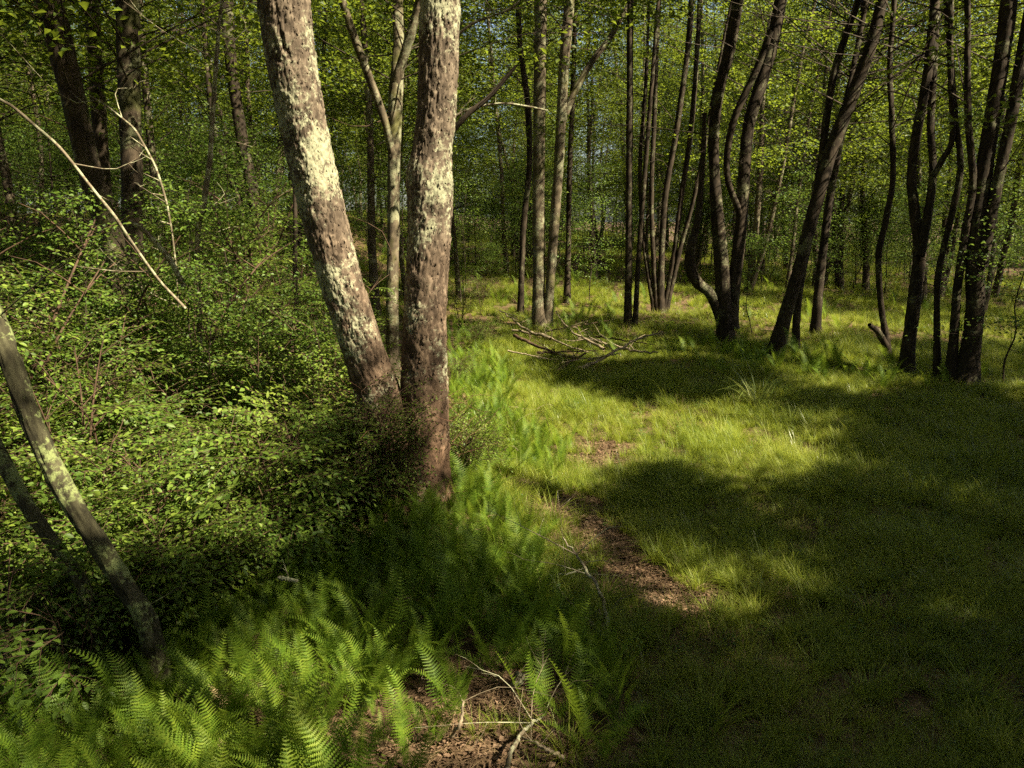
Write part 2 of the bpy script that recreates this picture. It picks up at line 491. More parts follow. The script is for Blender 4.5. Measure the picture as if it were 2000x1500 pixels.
lit_ground([(880, 590), (965, 585), (1000, 660), (1060, 740), (1180, 778), (1420, 786), (1560, 822), (1640, 880), (1560, 915),
            (1420, 880), (1330, 860), (1230, 880), (1180, 905), (1100, 960), (1130, 1010), (1060, 1010), (985, 985), (900, 960), (872, 880), (872, 700)])
lit_ground([(990, 540), (1250, 556), (1330, 590), (1200, 612), (1000, 590)])
lit_ground([(1620, 610), (1790, 620), (1750, 690), (1610, 705), (1560, 690)])
lit_ground([(1480, 700), (1640, 690), (1800, 740), (1700, 762), (1550, 742)])
lit_ground([(1925, 650), (2060, 690), (2060, 800), (1950, 745)])
lit_ground([(985, 610), (1120, 640), (1300, 650), (1330, 690), (1180, 705), (1010, 660)])
for a in [(1480, 775, .3), (1262, 1125, .22), (1140, 1000, .22), (1190, 880, .3), (1290, 1085, .18), (1640, 825, .22), (1430, 945, .28), (1350, 905, .22),
          (1850, 985, .24), (1760, 960, .2), (960, 1440, .34), (1010, 1390, .22), (1400, 1165, .2), (1540, 1330, .17), (1960, 1490, .2), (1780, 1180, .19), (1920, 1200, .17), (1670, 690, .3), (1380, 700, .35), (1000, 1180, .2), (1240, 1180, .17), (1180, 900, .35), (1440, 1110, .17), (1640, 1060, .15), (1520, 1010, .17)]:
    lit_spot(*a)
for u, v, r in [(40, 1400, .24), (180, 1470, .28), (300, 1330, .18), (430, 1440, .24), (570, 1290, .17), (640, 1220, .18), (700, 1310, .18), (770, 1420, .17), (560, 1450, .2), (330, 1430, .2), (480, 1360, .15), (120, 1380, .2), (640, 1400, .15),
                (1140, 1330, .18), (1190, 1400, .13), (760, 1250, .10), (990, 1010, .2), (1030, 1060, .15), (930, 940, .18), (1120, 1180, .11), (30, 1500, .2)]:
    lit_spot(u, v, r * (1.8 if u < 830 else 1.5), h=.4)
for u, v, Y, r in [(80, 520, 7, .5), (280, 620, 6.5, .45), (140, 700, 5, .4), (250, 790, 5, .35), (380, 850, 4.9, .4), (470, 880, 4.8, .35), (570, 560, 8, .5), (620, 630, 8, .5),
                   (560, 960, 4.5, .25), (50, 900, 3.8, .25), (60, 1040, 3.5, .2), (110, 1150, 3.3, .2), (220, 1300, 3.1, .13), (420, 480, 9, .6), (180, 640, 6, .4), (150, 880, 4.2, .22), (30, 620, 6, .4), (520, 700, 6.5, .3),
                   (130, 980, 3.9, .12), (185, 1080, 3.9, .1)]:
    lit_spot(u, v, r, Y=Y)
for v in range(-300, 900, 60):
    lit_spot(838, v, .34, Y=6.55)
for q in range(24):
    t = q / 23
    lit_spot(480 + 250 * t, -300 + 1080 * t, .34, Y=6.7)
for v in range(-100, 640, 80):
    lit_spot(1070, v, .5, Y=gp(1062, 640)[1])

def light_gap(x, y, margin=.25, wide=False):
    """True where sun should come through above the floor point x, y"""
    x = np.asarray(x, float); y = np.asarray(y, float)
    g = np.zeros(x.shape, bool)
    for P in LIT_POLYS:
        g |= inpoly(x, y, P) | (polydist(x, y, P) < margin * .95)
    for cx, cyy, r in LIT_DISCS:
        g |= np.hypot(x - cx, y - cyy) < r + (margin if wide else min(margin, r * 1.1))
    return g

# ------------------------------------------------------------------ the forest floor
def build_ground():
    xs = np.unique(np.concatenate([np.arange(-12, 12, .18), np.arange(-50, 50.1, 1.0), np.linspace(-700, 700, 41)]).round(3))
    ys = np.unique(np.concatenate([np.arange(1.0, 19, .18), np.arange(-30, 80.1, 1.0), np.linspace(-700, 700, 41)]).round(3))
    X, Y = np.meshgrid(xs, ys)
    V = np.stack([X, Y, G(X, Y)], -1).reshape(-1, 3)
    nx = len(xs); i = np.arange(len(ys) - 1)[:, None] * nx; j = np.arange(nx - 1)[None, :]
    mb = MB(); mb.add(V, np.stack([i + j, i + j + 1, i + nx + j + 1, i + nx + j], -1).reshape(-1, 4))
    tag(link('ground', mb.mesh('ground', M_ground, True)), 'forest floor of brown leaf litter and soil', kind='structure')
build_ground()

BARE = [gp(u, v) for u, v in [(1190, 880), (1170, 905), (1010, 950), (1060, 985), (1130, 1000), (1150, 1030), (1200, 1080), (1250, 1120), (1275, 1150), (1320, 1190), (960, 1440), (920, 1400), (1010, 1480), (890, 1500), (980, 1360), (1400, 1170)]]
BARE_R = [.32, .35, .25, .25, .3, .3, .3, .3, .25, .25, .4, .3, .4, .35, .25, .15]
def bare(x, y):
    g = np.zeros(np.shape(x))
    for p, r in zip(BARE, BARE_R):
        g = np.maximum(g, 1 - S((np.hypot(x - p[0], y - p[1]) / r - .72 + .7 * (vnoise(x * 5, y * 5, 61) - .5)) / 1.0))
    return g

# ------------------------------------------------------------------ trees
def clump_leaves(mb, C, n, rad, flat, size, quality=0, tilt=.55):
    """leaf clumps: C (k,3) centres; n leaves each in a flattened, uneven puff"""
    C = np.asarray(C, float)
    k = len(C)
    if k == 0: return
    rad = np.broadcast_to(rad, (k,))
    P = rng.normal(size=(k, n, 3)) * .48
    P[..., 2] *= flat
    # leaves gather on a few flat sprays inside the clump
    lay = rng.integers(0, 3, size=(k, n))
    P[..., 2] = P[..., 2] * .35 + (lay - 1) * flat * .42 - .18 * (P[..., 0] ** 2 + P[..., 1] ** 2) * flat
    P = C[:, None, :] + P * rad[:, None, None]
    P = P.reshape(-1, 3); m = len(P)
    az = rng.random(m) * 2 * np.pi
    D = np.stack([np.cos(az), np.sin(az), rng.normal(size=m) * .3 - .15], -1)
    N = unit(np.stack([rng.normal(size=m) * tilt, rng.normal(size=m) * tilt, np.ones(m)], -1))
    L = size * rng.uniform(.65, 1.25, m)
    leaves(mb, P, D, N, L, L * rng.uniform(.55, .8, m), quality=quality)

def limb_path(a, b, sag=.12, n=5):
    a = np.asarray(a, float); b = np.asarray(b, float)
    m = (a + b) / 2 + rng.normal(size=3) * np.linalg.norm(b - a) * .08 + np.array([0, 0, np.linalg.norm(b - a) * sag])
    return smooth_path([a, m, b], n)

def extend_up(P, r, top, wob=.5):
    """continue a trunk beyond the last given point up to the height top"""
    P = list(P); r = list(r)
    d = unit(np.asarray(P[-1]) - np.asarray(P[-2]))
    z0 = P[-1][2]
    if top <= z0 + .5: return np.array(P), np.array(r)
    n = max(2, int((top - z0) / 2))
    r0 = r[-1]
    for i in range(1, n + 1):
        d = unit(d * .8 + np.array([0, 0, .3]) + rng.normal(size=3) * .06 * wob)
        P.append(P[-1] + d * (top - z0) / n)
        r.append(max(.018, r0 * (1 - .85 * i / n)))
    return np.array(P), np.array(r)

def stem_from_pixels(pts, Y, top=None, dy=0.0, wf=1.0):
    """pts: (u, v, width) along the stem as the photo shows it, at distance Y"""
    P = []; r = []
    for i, q in enumerate(pts):
        u, v, w = q[:3]; w = w * wf
        yy = Y + dy * i / max(1, len(pts) - 1)
        p = at(u, v, yy); P.append(p)
        r.append(.5 * w * np.linalg.norm(p - [0, 0, CAM_H]) / FPX * .99)
    P = np.array(P); r = np.array(r)
    if top: P, r = extend_up(P, r, top)
    return P, r

def crown_of(Ps, z0, z1, spread, n, per, size, mat_twig, gap=True, twigs=2, keep=None):
    """leaf clumps and limbs around the upper parts of the stems Ps (list of paths)"""
    lf = MB(); tw = MB()
    A = []; C = []; RR = []
    for q in range(n):
        P = Ps[q % len(Ps)]
        z = z0 + (z1 - z0) * rng.random() ** .8
        a = P[int(np.argmin(np.abs(P[:, 2] - z)))]
        az = rng.random() * 2 * np.pi
        f = (z - z0) / max(.1, z1 - z0)
        R_ = spread * (1.05 - .75 * max(0, f - .35) / .65) * math.sqrt(rng.uniform(.12, 1))
        A.append(a); RR.append(R_)
        C.append(a + np.array([math.cos(az) * R_, math.sin(az) * R_, R_ * rng.uniform(.05, .5)]))
    A = np.array(A); C = np.array(C); RR = np.array(RR)
    ok = C[:, 2] >= z0 * .8
    sx = C[:, 0] + C[:, 2] * SHX; sy = C[:, 1] + C[:, 2] * SHY
    if keep is not None: ok &= keep(sx, sy)
    if gap: ok &= ~light_gap(sx, sy, .48)  # crown shaped for the light: clumps shading the sunlit regions are left out
    A = A[ok]; C = C[ok]; RR = RR[ok]
    mid = A + (C - A) * rng.uniform(.5, .75, len(C))[:, None] + rng.normal(size=C.shape) * .18 if len(C) else C
    if gap and len(C):
        far = (RR > 1.9) & ~light_gap(mid[:, 0] + mid[:, 2] * SHX, mid[:, 1] + mid[:, 2] * SHY, .48)
    else:
        far = np.zeros(len(C), bool)
    for a, c, R_ in zip(A, C, RR):
        P_ = limb_path(a, c, .06, 5)
        tube(tw, P_, np.linspace(min(.015, .004 + .003 * R_), .0025, 5), 3, False)
        for e in range(twigs):
            st = P_[3] if e else P_[4]
            tube(tw, limb_path(st, st + rng.normal(size=3) * [.4, .4, .12] + [0, 0, .05], .1, 3), [.004, .003, .0015], 3, False)
    if len(C): clump_leaves(lf, C, per, rng.uniform(.45, .85, len(C)), .42, size)
    if far.any(): clump_leaves(lf, mid[far], per // 2, rng.uniform(.35, .6, int(far.sum())), .42, size)
    return lf, tw

def dead_twigs(tw, P, r, n, z0, z1, lmin=.4, lmax=1.4, rad=.008, up=.2):
    """bare side twigs along a stem"""
    zi = np.where((P[:, 2] > z0) & (P[:, 2] < z1))[0]
    if len(zi) == 0: return
    for q in range(n):
        i = int(rng.choice(zi))
        a = P[i]; az = rng.random() * 2 * np.pi; L = rng.uniform(lmin, lmax)
        d = np.array([math.cos(az), math.sin(az), rng.uniform(-.3, .6) + up])
        b = a + d * L
        p = limb_path(a, b, rng.uniform(-.1, .15), 6)
        tube(tw, p, np.linspace(rad * (.6 + .5 * L), rad * .25, 6), 4, False)
        for e in range(rng.integers(1, 4)):
            k = rng.integers(2, 6); s = p[min(k, 5)]
            tube(tw, limb_path(s, s + (d * .4 + rng.normal(size=3) * .35) * L * .55, .05, 4), np.linspace(rad * .4, rad * .15, 4), 3, False)

TREES = []
def forest_tree(name, label, stems, mat, base=None, crown=None, bark=(.05, .14, .012), sides=40, step=.05, twigs=8, extra=None, leaf=None, seed=0, group=None, flare=.5, twig_mat=None, limbs=()):
    """stems: list of (path, radii). Each stem is its own trunk part; branches, twigs and crown are further parts"""
    b = stems[0][0][0] if base is None else base
    b = np.array([b[0], b[1], float(G(b[0], b[1]))])
    t = thing(name, label, 'tree', b, group=group)
    off = -b
    dense = []
    for k, (P, r) in enumerate(stems):
        L = float(np.sum(np.linalg.norm(np.diff(P, axis=0), axis=1)))
        # fine rings only in the part below 8 m
        n = max(16, int(min(L, 9.0) / step) + int(max(0, L - 9) / .3))
        PR = smooth_path(np.hstack([P, r[:, None]]), n)
        mb = MB()
        bark_tube(mb, PR[:, :3] + off, np.maximum(.012, PR[:, 3]), sides, bark[0], bark[1], bark[2], seed=seed * 7 + k, flare=flare if k == 0 or abs(P[0][2] - b[2]) < .5 else 0)
        tk = link('trunk', mb.mesh('trunk', mat, mat is not M_twin, 'plate'), t)
        dense.append(PR[:, :3])
        if mat is M_twin:      # loose flakes that stand off the bark
            fl = MB(); Vt = mb.V[0]; ns = sides; nr = len(Vt) // ns
            nf = 9000
            ir = rng.integers(2, int(nr * .72), nf); js = rng.integers(0, ns, nf)
            p = Vt[ir * ns + js]; c0 = PR[ir, :3] + off
            T_ = unit(Vt[(ir + 2) * ns + js] - Vt[(ir - 2) * ns + js]); T_ = unit(PR[np.minimum(ir + 1, nr - 1), :3] - PR[ir - 1, :3])
            O_ = unit(p - c0)
            Sd_ = np.cross(T_, O_)
            Lf = rng.uniform(.012, .034, nf)
            sg = np.where(rng.random(nf) < .7, -1., 1.)[:, None]
            D_ = T_ * sg + O_ * rng.uniform(.03, .3, nf)[:, None] + Sd_ * rng.normal(size=nf)[:, None] * .25
            p = p - T_ * sg * Lf[:, None] * .5 + O_ * .002
            leaves(fl, p, D_, O_ + Sd_ * rng.normal(size=nf)[:, None] * .25, Lf, Lf * rng.uniform(.35, .75, nf), fold=-.12, quality=0)
            fl.A = [np.repeat(rng.random(nf), 4)]
            tag(link('bark_flakes', fl.mesh('bark_flakes', mat, False, 'plate'), tk), kind='stuff')
    for (P, r) in limbs:
        PR = smooth_path(np.hstack([P, r[:, None]]), max(12, int(np.sum(np.linalg.norm(np.diff(P, axis=0), axis=1)) / .06)))
        mb = MB(); bark_tube(mb, PR[:, :3] + off, np.maximum(.004, PR[:, 3]), 14, .04, .10, .005, seed=seed + 50)
        link('branch', mb.mesh('branch', mat, True, 'plate'), t)
    if twigs:
        tw = MB()
        for P in dense: dead_twigs(tw, P + off, None, twigs, 1.2 - b[2], 8.0 - b[2])
        tag(link('twigs', tw.mesh('twigs', twig_mat or M_twigdark), t), kind='stuff')
    if crown:
        lf, tw = crown_of(dense, *crown['z'], crown['spread'], crown['n'], crown.get('per', 80), crown.get('size', .09), M_twigdark, keep=crown.get('keep'), twigs=crown.get('tw', 2))
        if lf.n:
            for m_ in (lf, tw):
                m_.V = [v + off for v in m_.V]
            tag(link('crown', lf.mesh('crown', leaf or L_canopy), t), kind='stuff')
            tag(link('limbs', tw.mesh('limbs', M_twigdark), t), kind='stuff')
    TREES.append((b[0], b[1]))
    return t

# ---- the tree with two stems in the middle of the picture
YT = float(gp(800, 965)[1])
def twin():
    stemR = [(812, 1010, 165), (816, 965, 128), (822, 920, 104), (827, 870, 92), (829, 800, 85), (829, 700, 83), (831, 600, 83), (835, 500, 82), (839, 420, 85), (838, 350, 90), (843, 300, 76), (852, 220, 72), (856, 130, 71), (858, 40, 70), (861, -60, 68), (866, -200, 64)]
    stemL = [(792, 1010, 150), (782, 960, 122), (768, 890, 100), (747, 800, 88), (716, 700, 76), (690, 620, 77), (664, 540, 78), (640, 450, 78), (617, 360, 79), (597, 270, 78), (580, 180, 79), (566, 90, 80), (555, 0, 82), (543, -100, 80), (530, -200, 78)]
    pr, rr = stem_from_pixels(stemR, YT, 13.5)
    pl, rl = stem_from_pixels(stemL, YT, 13.0, dy=-.25)
    return forest_tree('twin_stemmed_tree', 'large tree with two shaggy lichen-patched stems parting from one base', [(pr, rr), (pl, rl)], M_twin,
                bark=(.024, .075, .014), sides=140, step=.0105, twigs=0, seed=3, flare=.55,
                crown=dict(z=(6.3, 13.5), spread=4.8, n=300, per=70, size=.10))
twin()

NAMED = [
 # label, [stems: (pts, top)], material, options
 ('lichen-blotched brown trunk leaning left above the shrubs', [([(245, 590, 52), (225, 500, 50), (195, 400, 50), (170, 310, 50), (145, 200, 50), (120, 100, 52), (98, 0, 54), (80, -80, 54)], 13)], M_brown, dict(Y=9.0)),
 ('straight dark trunk second from left between two thicker ones', [([(210, 560, 32), (205, 400, 32), (196, 260, 31), (187, 130, 31), (178, 0, 31), (172, -80, 30)], 14)], M_brown, dict(Y=12.5)),
 ('upright mossy trunk third from left rising out of the shrubs', [([(268, 600, 58), (262, 520, 50), (258, 350, 46), (253, 200, 46), (250, 80, 48), (250, -80, 46)], 14)], M_brown, dict(Y=9.5)),
 ('dark leaning trunk behind the pale sapling at left', [([(508, 480, 38), (498, 400, 32), (478, 300, 32), (462, 200, 30), (448, 90, 30), (440, -40, 30)], 15), ([(500, 470, 22), (470, 400, 18), (440, 330, 16), (418, 250, 15), (404, 120, 13)], 12)], M_dark, dict(Y=17)),
 ('slim lichened trunk seen between the two big stems, forked high', [([(765, 650, 34), (766, 560, 30), (768, 450, 30), (769, 330, 30), (772, 200, 34), (778, 100, 26), (776, 0, 24), (776, -60, 22)], 13), ([(772, 160, 22), (795, 90, 22), (815, 20, 20), (830, -60, 18)], 11)], M_grey, dict(Y=11.5, limb=[[(766, 300, 15), (752, 240, 14), (728, 170, 14), (704, 105, 14), (682, 45, 13), (662, -20, 12)]])),
 ('pale grey pair of straight trunks standing in the sunlit glade', [([(1058, 645, 40), (1052, 600, 30), (1052, 500, 27), (1052, 350, 27), (1054, 200, 26), (1056, 80, 26), (1056, -60, 25)], 15), ([(1068, 640, 22), (1074, 560, 20), (1082, 450, 21), (1091, 330, 21), (1098, 200, 21), (1104, 100, 22), (1113, -20, 21)], 14)], M_grey, dict(limb=[[(1092, 260, 11), (1118, 190, 12), (1150, 130, 11), (1190, 75, 10), (1228, 10, 9)]])),
 ('thin dark trunk close behind the pale grey pair', [([(1016, 560, 18), (1022, 450, 16), (1034, 320, 16), (1030, 200, 16), (1016, 90, 14), (1010, -30, 14)], 14)], M_dark, dict(Y=20)),
 ('slim dark straight trunk just right of the pale grey pair', [([(1107, 592, 20), (1110, 480, 15), (1112, 350, 14), (1118, 200, 13), (1122, 60, 12)], 13)], M_dark, dict()),
 ('dark double trunk standing right of the fallen branches', [([(1226, 642, 22), (1228, 500, 19), (1229, 330, 18), (1230, 160, 17), (1232, -30, 16)], 14), ([(1240, 640, 15), (1246, 520, 13), (1256, 380, 12), (1270, 200, 11)], 12)], M_dark, dict()),
 ('dark clump of five narrow stems fanning from one base', [([(1290, 612, 24), (1292, 500, 17), (1300, 380, 16), (1322, 250, 15), (1345, 80, 14), (1352, -40, 13)], 14), ([(1284, 608, 16), (1276, 500, 13), (1272, 380, 13), (1278, 230, 12), (1284, 60, 12)], 14), ([(1296, 606, 18), (1316, 500, 15), (1330, 390, 14), (1350, 250, 13), (1362, 90, 12)], 13), ([(1300, 600, 14), (1330, 480, 12), (1352, 400, 11), (1375, 290, 10)], 11), ([(1280, 605, 14), (1258, 480, 11), (1250, 330, 10), (1262, 150, 9)], 12)], M_dark, dict()),
 ('big V-shaped dark tree with a crooked side limb', [([(1418, 678, 50), (1414, 600, 42), (1406, 480, 38), (1397, 370, 30), (1394, 270, 28), (1404, 180, 28), (1426, 90, 29), (1446, -30, 28)], 14), ([(1424, 640, 40), (1436, 540, 34), (1448, 430, 32), (1453, 340, 31), (1462, 250, 31), (1484, 170, 32), (1512, 70, 32), (1530, -40, 30)], 14)], M_dark, dict(limb=[[(1416, 650, 20), (1404, 610, 21), (1386, 572, 20), (1362, 552, 20), (1348, 520, 20), (1350, 480, 17), (1362, 430, 13), (1372, 330, 10), (1376, 220, 8)], [(1446, 420, 12), (1420, 340, 11), (1432, 240, 12), (1480, 130, 12), (1505, 60, 11)]])),
 ('dark trunk slanting to the right with a fork near its top', [([(1510, 700, 44), (1530, 630, 37), (1556, 540, 33), (1582, 440, 33), (1604, 360, 34), (1628, 280, 34), (1664, 190, 32), (1700, 90, 28), (1725, -10, 26), (1738, -70, 25)], 14), ([(1592, 400, 24), (1604, 320, 20), (1616, 220, 19), (1630, 140, 17), (1655, 60, 16), (1685, -30, 15)], 13)], M_dark, dict()),
 ('narrow dark trunk right beside the foot of the slanting one', [([(1554, 694, 24), (1556, 620, 19), (1566, 540, 18), (1586, 450, 16), (1612, 360, 15), (1640, 250, 13)], 11)], M_dark, dict()),
 ('upright dark trunk behind the slanting tree', [([(1592, 655, 26), (1600, 560, 23), (1610, 470, 21), (1622, 380, 20), (1640, 280, 17), (1668, 140, 14)], 13)], M_dark, dict()),
 ('thin crooked dark trunk with a broken snag low on its side', [([(1736, 712, 20), (1730, 660, 16), (1720, 590, 14), (1716, 500, 14), (1730, 430, 15), (1744, 350, 13), (1742, 240, 13), (1738, 120, 11), (1748, -20, 10)], 12)], M_dark, dict(limb=[[(1733, 680, 12), (1722, 660, 11), (1712, 645, 10), (1702, 638, 8), (1698, 634, 6)]])),
 ('dark wavy trunk with a Y fork at mid height', [([(1768, 734, 40), (1776, 660, 32), (1788, 570, 32), (1796, 490, 30), (1787, 420, 24), (1780, 340, 22), (1792, 250, 22), (1812, 140, 20), (1824, 20, 20)], 14), ([(1796, 500, 24), (1812, 420, 20), (1822, 340, 17), (1818, 240, 16), (1824, 120, 15), (1830, -20, 14)], 14), ([(1822, 345, 12), (1842, 310, 13), (1860, 270, 12), (1858, 180, 12), (1856, 60, 11)], 12)], M_dark, dict()),
 ('slim dark trunk between the wavy tree and its thick neighbour', [([(1832, 742, 18), (1830, 640, 15), (1832, 540, 14), (1856, 430, 14), (1876, 330, 14), (1868, 250, 13), (1858, 130, 12)], 12)], M_dark, dict()),
 ('dark trunk touching the thick one at the clearing edge', [([(1856, 748, 28), (1862, 670, 22), (1870, 560, 20), (1886, 450, 18), (1900, 350, 16), (1890, 200, 14)], 12)], M_dark, dict()),
 ('thick dark trunk nearest the edge of the clearing at right', [([(1886, 752, 52), (1896, 680, 44), (1904, 600, 42), (1904, 500, 42), (1910, 420, 40), (1924, 320, 36), (1942, 210, 34), (1960, 90, 34), (1974, -30, 32)], 14), ([(1916, 520, 30), (1934, 430, 26), (1950, 350, 24), (1968, 270, 24), (1986, 170, 24), (2004, 60, 23)], 12)], M_dark, dict()),
]
for k, (label, stems, mat, op) in enumerate(NAMED):
    u0, v0 = stems[0][0][0][:2]
    g0 = gp(u0, v0)
    Y = op.get('Y', g0[1])
    SS = []
    for q, (pts, top) in enumerate(stems):
        P, r = stem_from_pixels(pts, Y, top, dy=rng.uniform(-.4, .5), wf=.66 if mat is M_dark else .72 if u0 < 900 else .84)
        if q == 0 or abs(pts[0][1] - v0) < 30:
            # foot in the ground
            P[0][2] = min(P[0][2], float(G(P[0][0], P[0][1])) - .05) if 'Y' not in op else float(G(P[0][0], P[0][1])) - .05
            if P[1][2] < P[0][2] + .15: P[1][2] = P[0][2] + .2
        SS.append((P, r))
    limbs = [stem_from_pixels(l, Y, None, dy=rng.uniform(-.5, .3)) for l in op.get('limb', [])]
    near = Y < 14
    forest_tree('forest_tree', label, SS, mat, bark=(.045, .13, .010), sides=34 if near else 20, step=.036 if near else .05, twigs=6, seed=20 + k, limbs=limbs,
                crown=dict(z=(3.2 + .06 * Y, 14), spread=3.4, n=150, per=70, size=.085) if Y > 17 or u0 < 1380 else dict(z=(2.6 + .08 * Y, 14.5), spread=4.4, n=230, per=75, size=.088, tw=1), twig_mat=M_twigdark if mat is M_dark else M_twig, group='trunks around the clearing')

# ---- unseen trees beside and behind the camera, crowns shaped to shade the clearing
def shade_trees():
    spots = [(8.5, -2.5), (10.5, 1.0), (13.0, -4.0), (12.5, 4.0), (15.5, .5), (9.0, -6.5), (5.0, -5.5), (16.0, 6.5), (13.5, 8.5), (1.5, -5.0), (18.5, 3.0), (11.0, -8.5), (4.6, .3), (7.0, 3.4), (-3.2, -2.6), (-5.0, 1.6), (11.5, 6.5), (2.2, -9.0), (-6.5, -6.5)]
    for k, (x, y) in enumerate(spots):
        z = float(G(x, y))
        P = [np.array([x, y, z - .1])]
        r = [.2]
        for i in range(1, 8):
            P.append(P[-1] + np.array([rng.normal() * .14, rng.normal() * .14, 1.9])); r.append(.2 * (1 - i / 8.5))
        def keep(sx, sy):
            # lighter over the shrubs at the left
            return ~((sx < -1.2) & (sy > 4.6) & (rng.random(len(sx)) > .55))
        forest_tree('forest_tree', 'leafy tree outside the picture that shades the clearing', [(np.array(P), np.array(r))], M_brown, sides=20, step=.12, twigs=4, seed=90 + k, bark=(.06, .16, .012),
                    crown=dict(z=(4.2, 14.5), spread=4.3, n=420 if 6 < x < 17 and -4.5 < y < 9 else 260, per=65, size=.16, keep=keep, tw=0), group='trees beside the clearing')
shade_trees()

# ---- slender forest trees behind, copied from a few models
def tree_model(k):
    H = rng.uniform(12, 17)
    P = [np.zeros(3)]; d = np.array([rng.normal() * .10, rng.normal() * .10, 1.])
    n = 10
    for i in range(n):
        d = unit(d + np.array([rng.normal() * .07, rng.normal() * .07, .12]))
        P.append(P[-1] + d * H / n)
    P = np.array(P) - [0, 0, .1]
    r0 = rng.uniform(.06, .13)
    r = r0 * np.linspace(1.1, .15, n + 1); r[0] *= 1.35
    tr = MB()
    PR = smooth_path(np.hstack([P, r[:, None]]), 44)
    tube(tr, PR[:, :3], PR[:, 3], 9, True, .16)
    stems = [PR[:, :3]]
    if k % 3 == 1:     # a second stem from the same root
        az = rng.random() * 6.28
        Q = P + np.linspace(0, 1, n + 1)[:, None] ** .8 * np.array([math.cos(az), math.sin(az), 0]) * rng.uniform(1.2, 2.2)
        QR = smooth_path(np.hstack([Q, r[:, None] * .75]), 40)
        tube(tr, QR[:, :3], QR[:, 3], 8, True, .16); stems.append(QR[:, :3])
    lf, tw = crown_of(stems, 2.3, H, rng.uniform(2.2, 3.0), 200, 64, .092, None, gap=False)
    for S_ in stems: dead_twigs(tw, S_, None, 10, 1.0, 8, .4, 1.6, .009)
    return (tr.mesh('trunk', M_far, True), lf.mesh('crown', L_canopy), tw.mesh('limbs', M_twigdark))
MODELS = [tree_model(k) for k in range(9)]

def place_tree(k, x, y, rz, s, label, group):
    t = thing('slender_tree', label, 'tree', (x, y, float(G(x, y)) - .02), rz, s, group)
    tr, lf, tw = MODELS[k]
    link('trunk', tr, t)
    tag(link('crown', lf, t), kind='stuff')
    tag(link('limbs', tw, t), kind='stuff')
    return t

placed = list(TREES)
def far_enough(x, y, d):
    return all((x - a) ** 2 + (y - b) ** 2 > d * d for a, b in placed)
cnt = 0; tries = 0
while cnt < 275 and tries < 14000:
    tries += 1
    y = 13 + 62 * rng.random() ** .85
    x = (rng.random() * 2 - 1) * (y * .78 + 5)
    if -2.2 < x < 9.5 and y < 18.5: continue
    if 3.0 < x < 12 and y < 21: continue
    if abs(x - .8) < 1.3 and y < 23: continue          # the open view down the glade
    if x > 8 and y < 15: continue
    if not far_enough(x, y, 1.15 if y > 22 else 1.5): continue
    hh_ = np.array([5., 7.5, 10., 12.])
    if y < 24 and x > -1 and light_gap(x + hh_ * SHX, y + hh_ * SHY, 1.6, True).any(): continue
    zone = 'the left, behind the shrubs' if x < -.12 * y else ('the middle, beyond the glade' if x < .22 * y else 'the right, behind the dark trunks')
    km = int(rng.integers(0, 9))
    how = ('two-stemmed ' if km % 3 == 1 else 'single-stemmed ') + ('slender tree in the nearer wood at ' if y < 26 else 'slender tree far back in the wood at ' if y > 45 else 'slender tree midway back in the wood at ')
    place_tree(km, x, y, rng.random() * 6.28, rng.uniform(.8, 1.2), how + zone, how.replace('tree', 'trees') + zone)
    placed.append((x, y)); cnt += 1
for k, (x, y) in enumerate([(-9, 3), (-11, 8), (-8, -3), (-4, -7), (-13, 1), (-12, 13), (19, -3), (20, 10), (-2, -10), (7, -12), (22, 16), (-7, 9.5)]):
    place_tree(k % 9, x, y, rng.random() * 6.28, 1.05, 'unseen leafy tree added outside the picture to block sky light', 'trees outside the picture')  # unseen trees added to keep sky light off the clearing

# unseen trees added all round the clearing to block low sky light
cnt = 0
while cnt < 70:
    a = rng.random() * 2 * np.pi; q = rng.uniform(17, 42)
    x = 1 + q * math.cos(a); y = 2 + q * math.sin(a)
    if y > 6 and abs(x) < y * .8 + 6: continue
    if not far_enough(x, y, 2.2): continue
    place_tree(int(rng.integers(0, 9)), x, y, rng.random() * 6.28, rng.uniform(.95, 1.2), 'unseen leafy tree added outside the picture to block sky light', 'trees outside the picture')
    placed.append((x, y)); cnt += 1

# ---- saplings of the understorey
def sapling_model(k):
    H = rng.uniform(3.0, 5.6)
    n = 7; P = [np.zeros(3)]
    for i in range(n): P.append(P[-1] + np.array([rng.normal() * .10, rng.normal() * .10, H / n]))
    P = np.array(P); P[0][2] = -.05
    tr = MB(); tube(tr, smooth_path(P, 20), np.linspace(.024, .005, 20), 6, True, .15)
    lf, tw = crown_of([smooth_path(P, 20)], .5, H, rng.uniform(.8, 1.3), 46, 42, .08, None, gap=False)
    return tr.mesh('stem', M_twigdark, True), lf.mesh('crown', L_under), tw.mesh('limbs', M_twigdark)
SAPS = [sapling_model(k) for k in range(6)]
def place_sap(k, x, y, s, label, group):
    t = thing('sapling', label, 'sapling', (x, y, float(G(x, y))), rng.random() * 6.28, s, group)
    for nm, me in zip(('stem', 'crown', 'limbs'), SAPS[k]):
        o = link(nm, me, t)
        if nm != 'stem': tag(o, kind='stuff')
cnt = 0; tries = 0
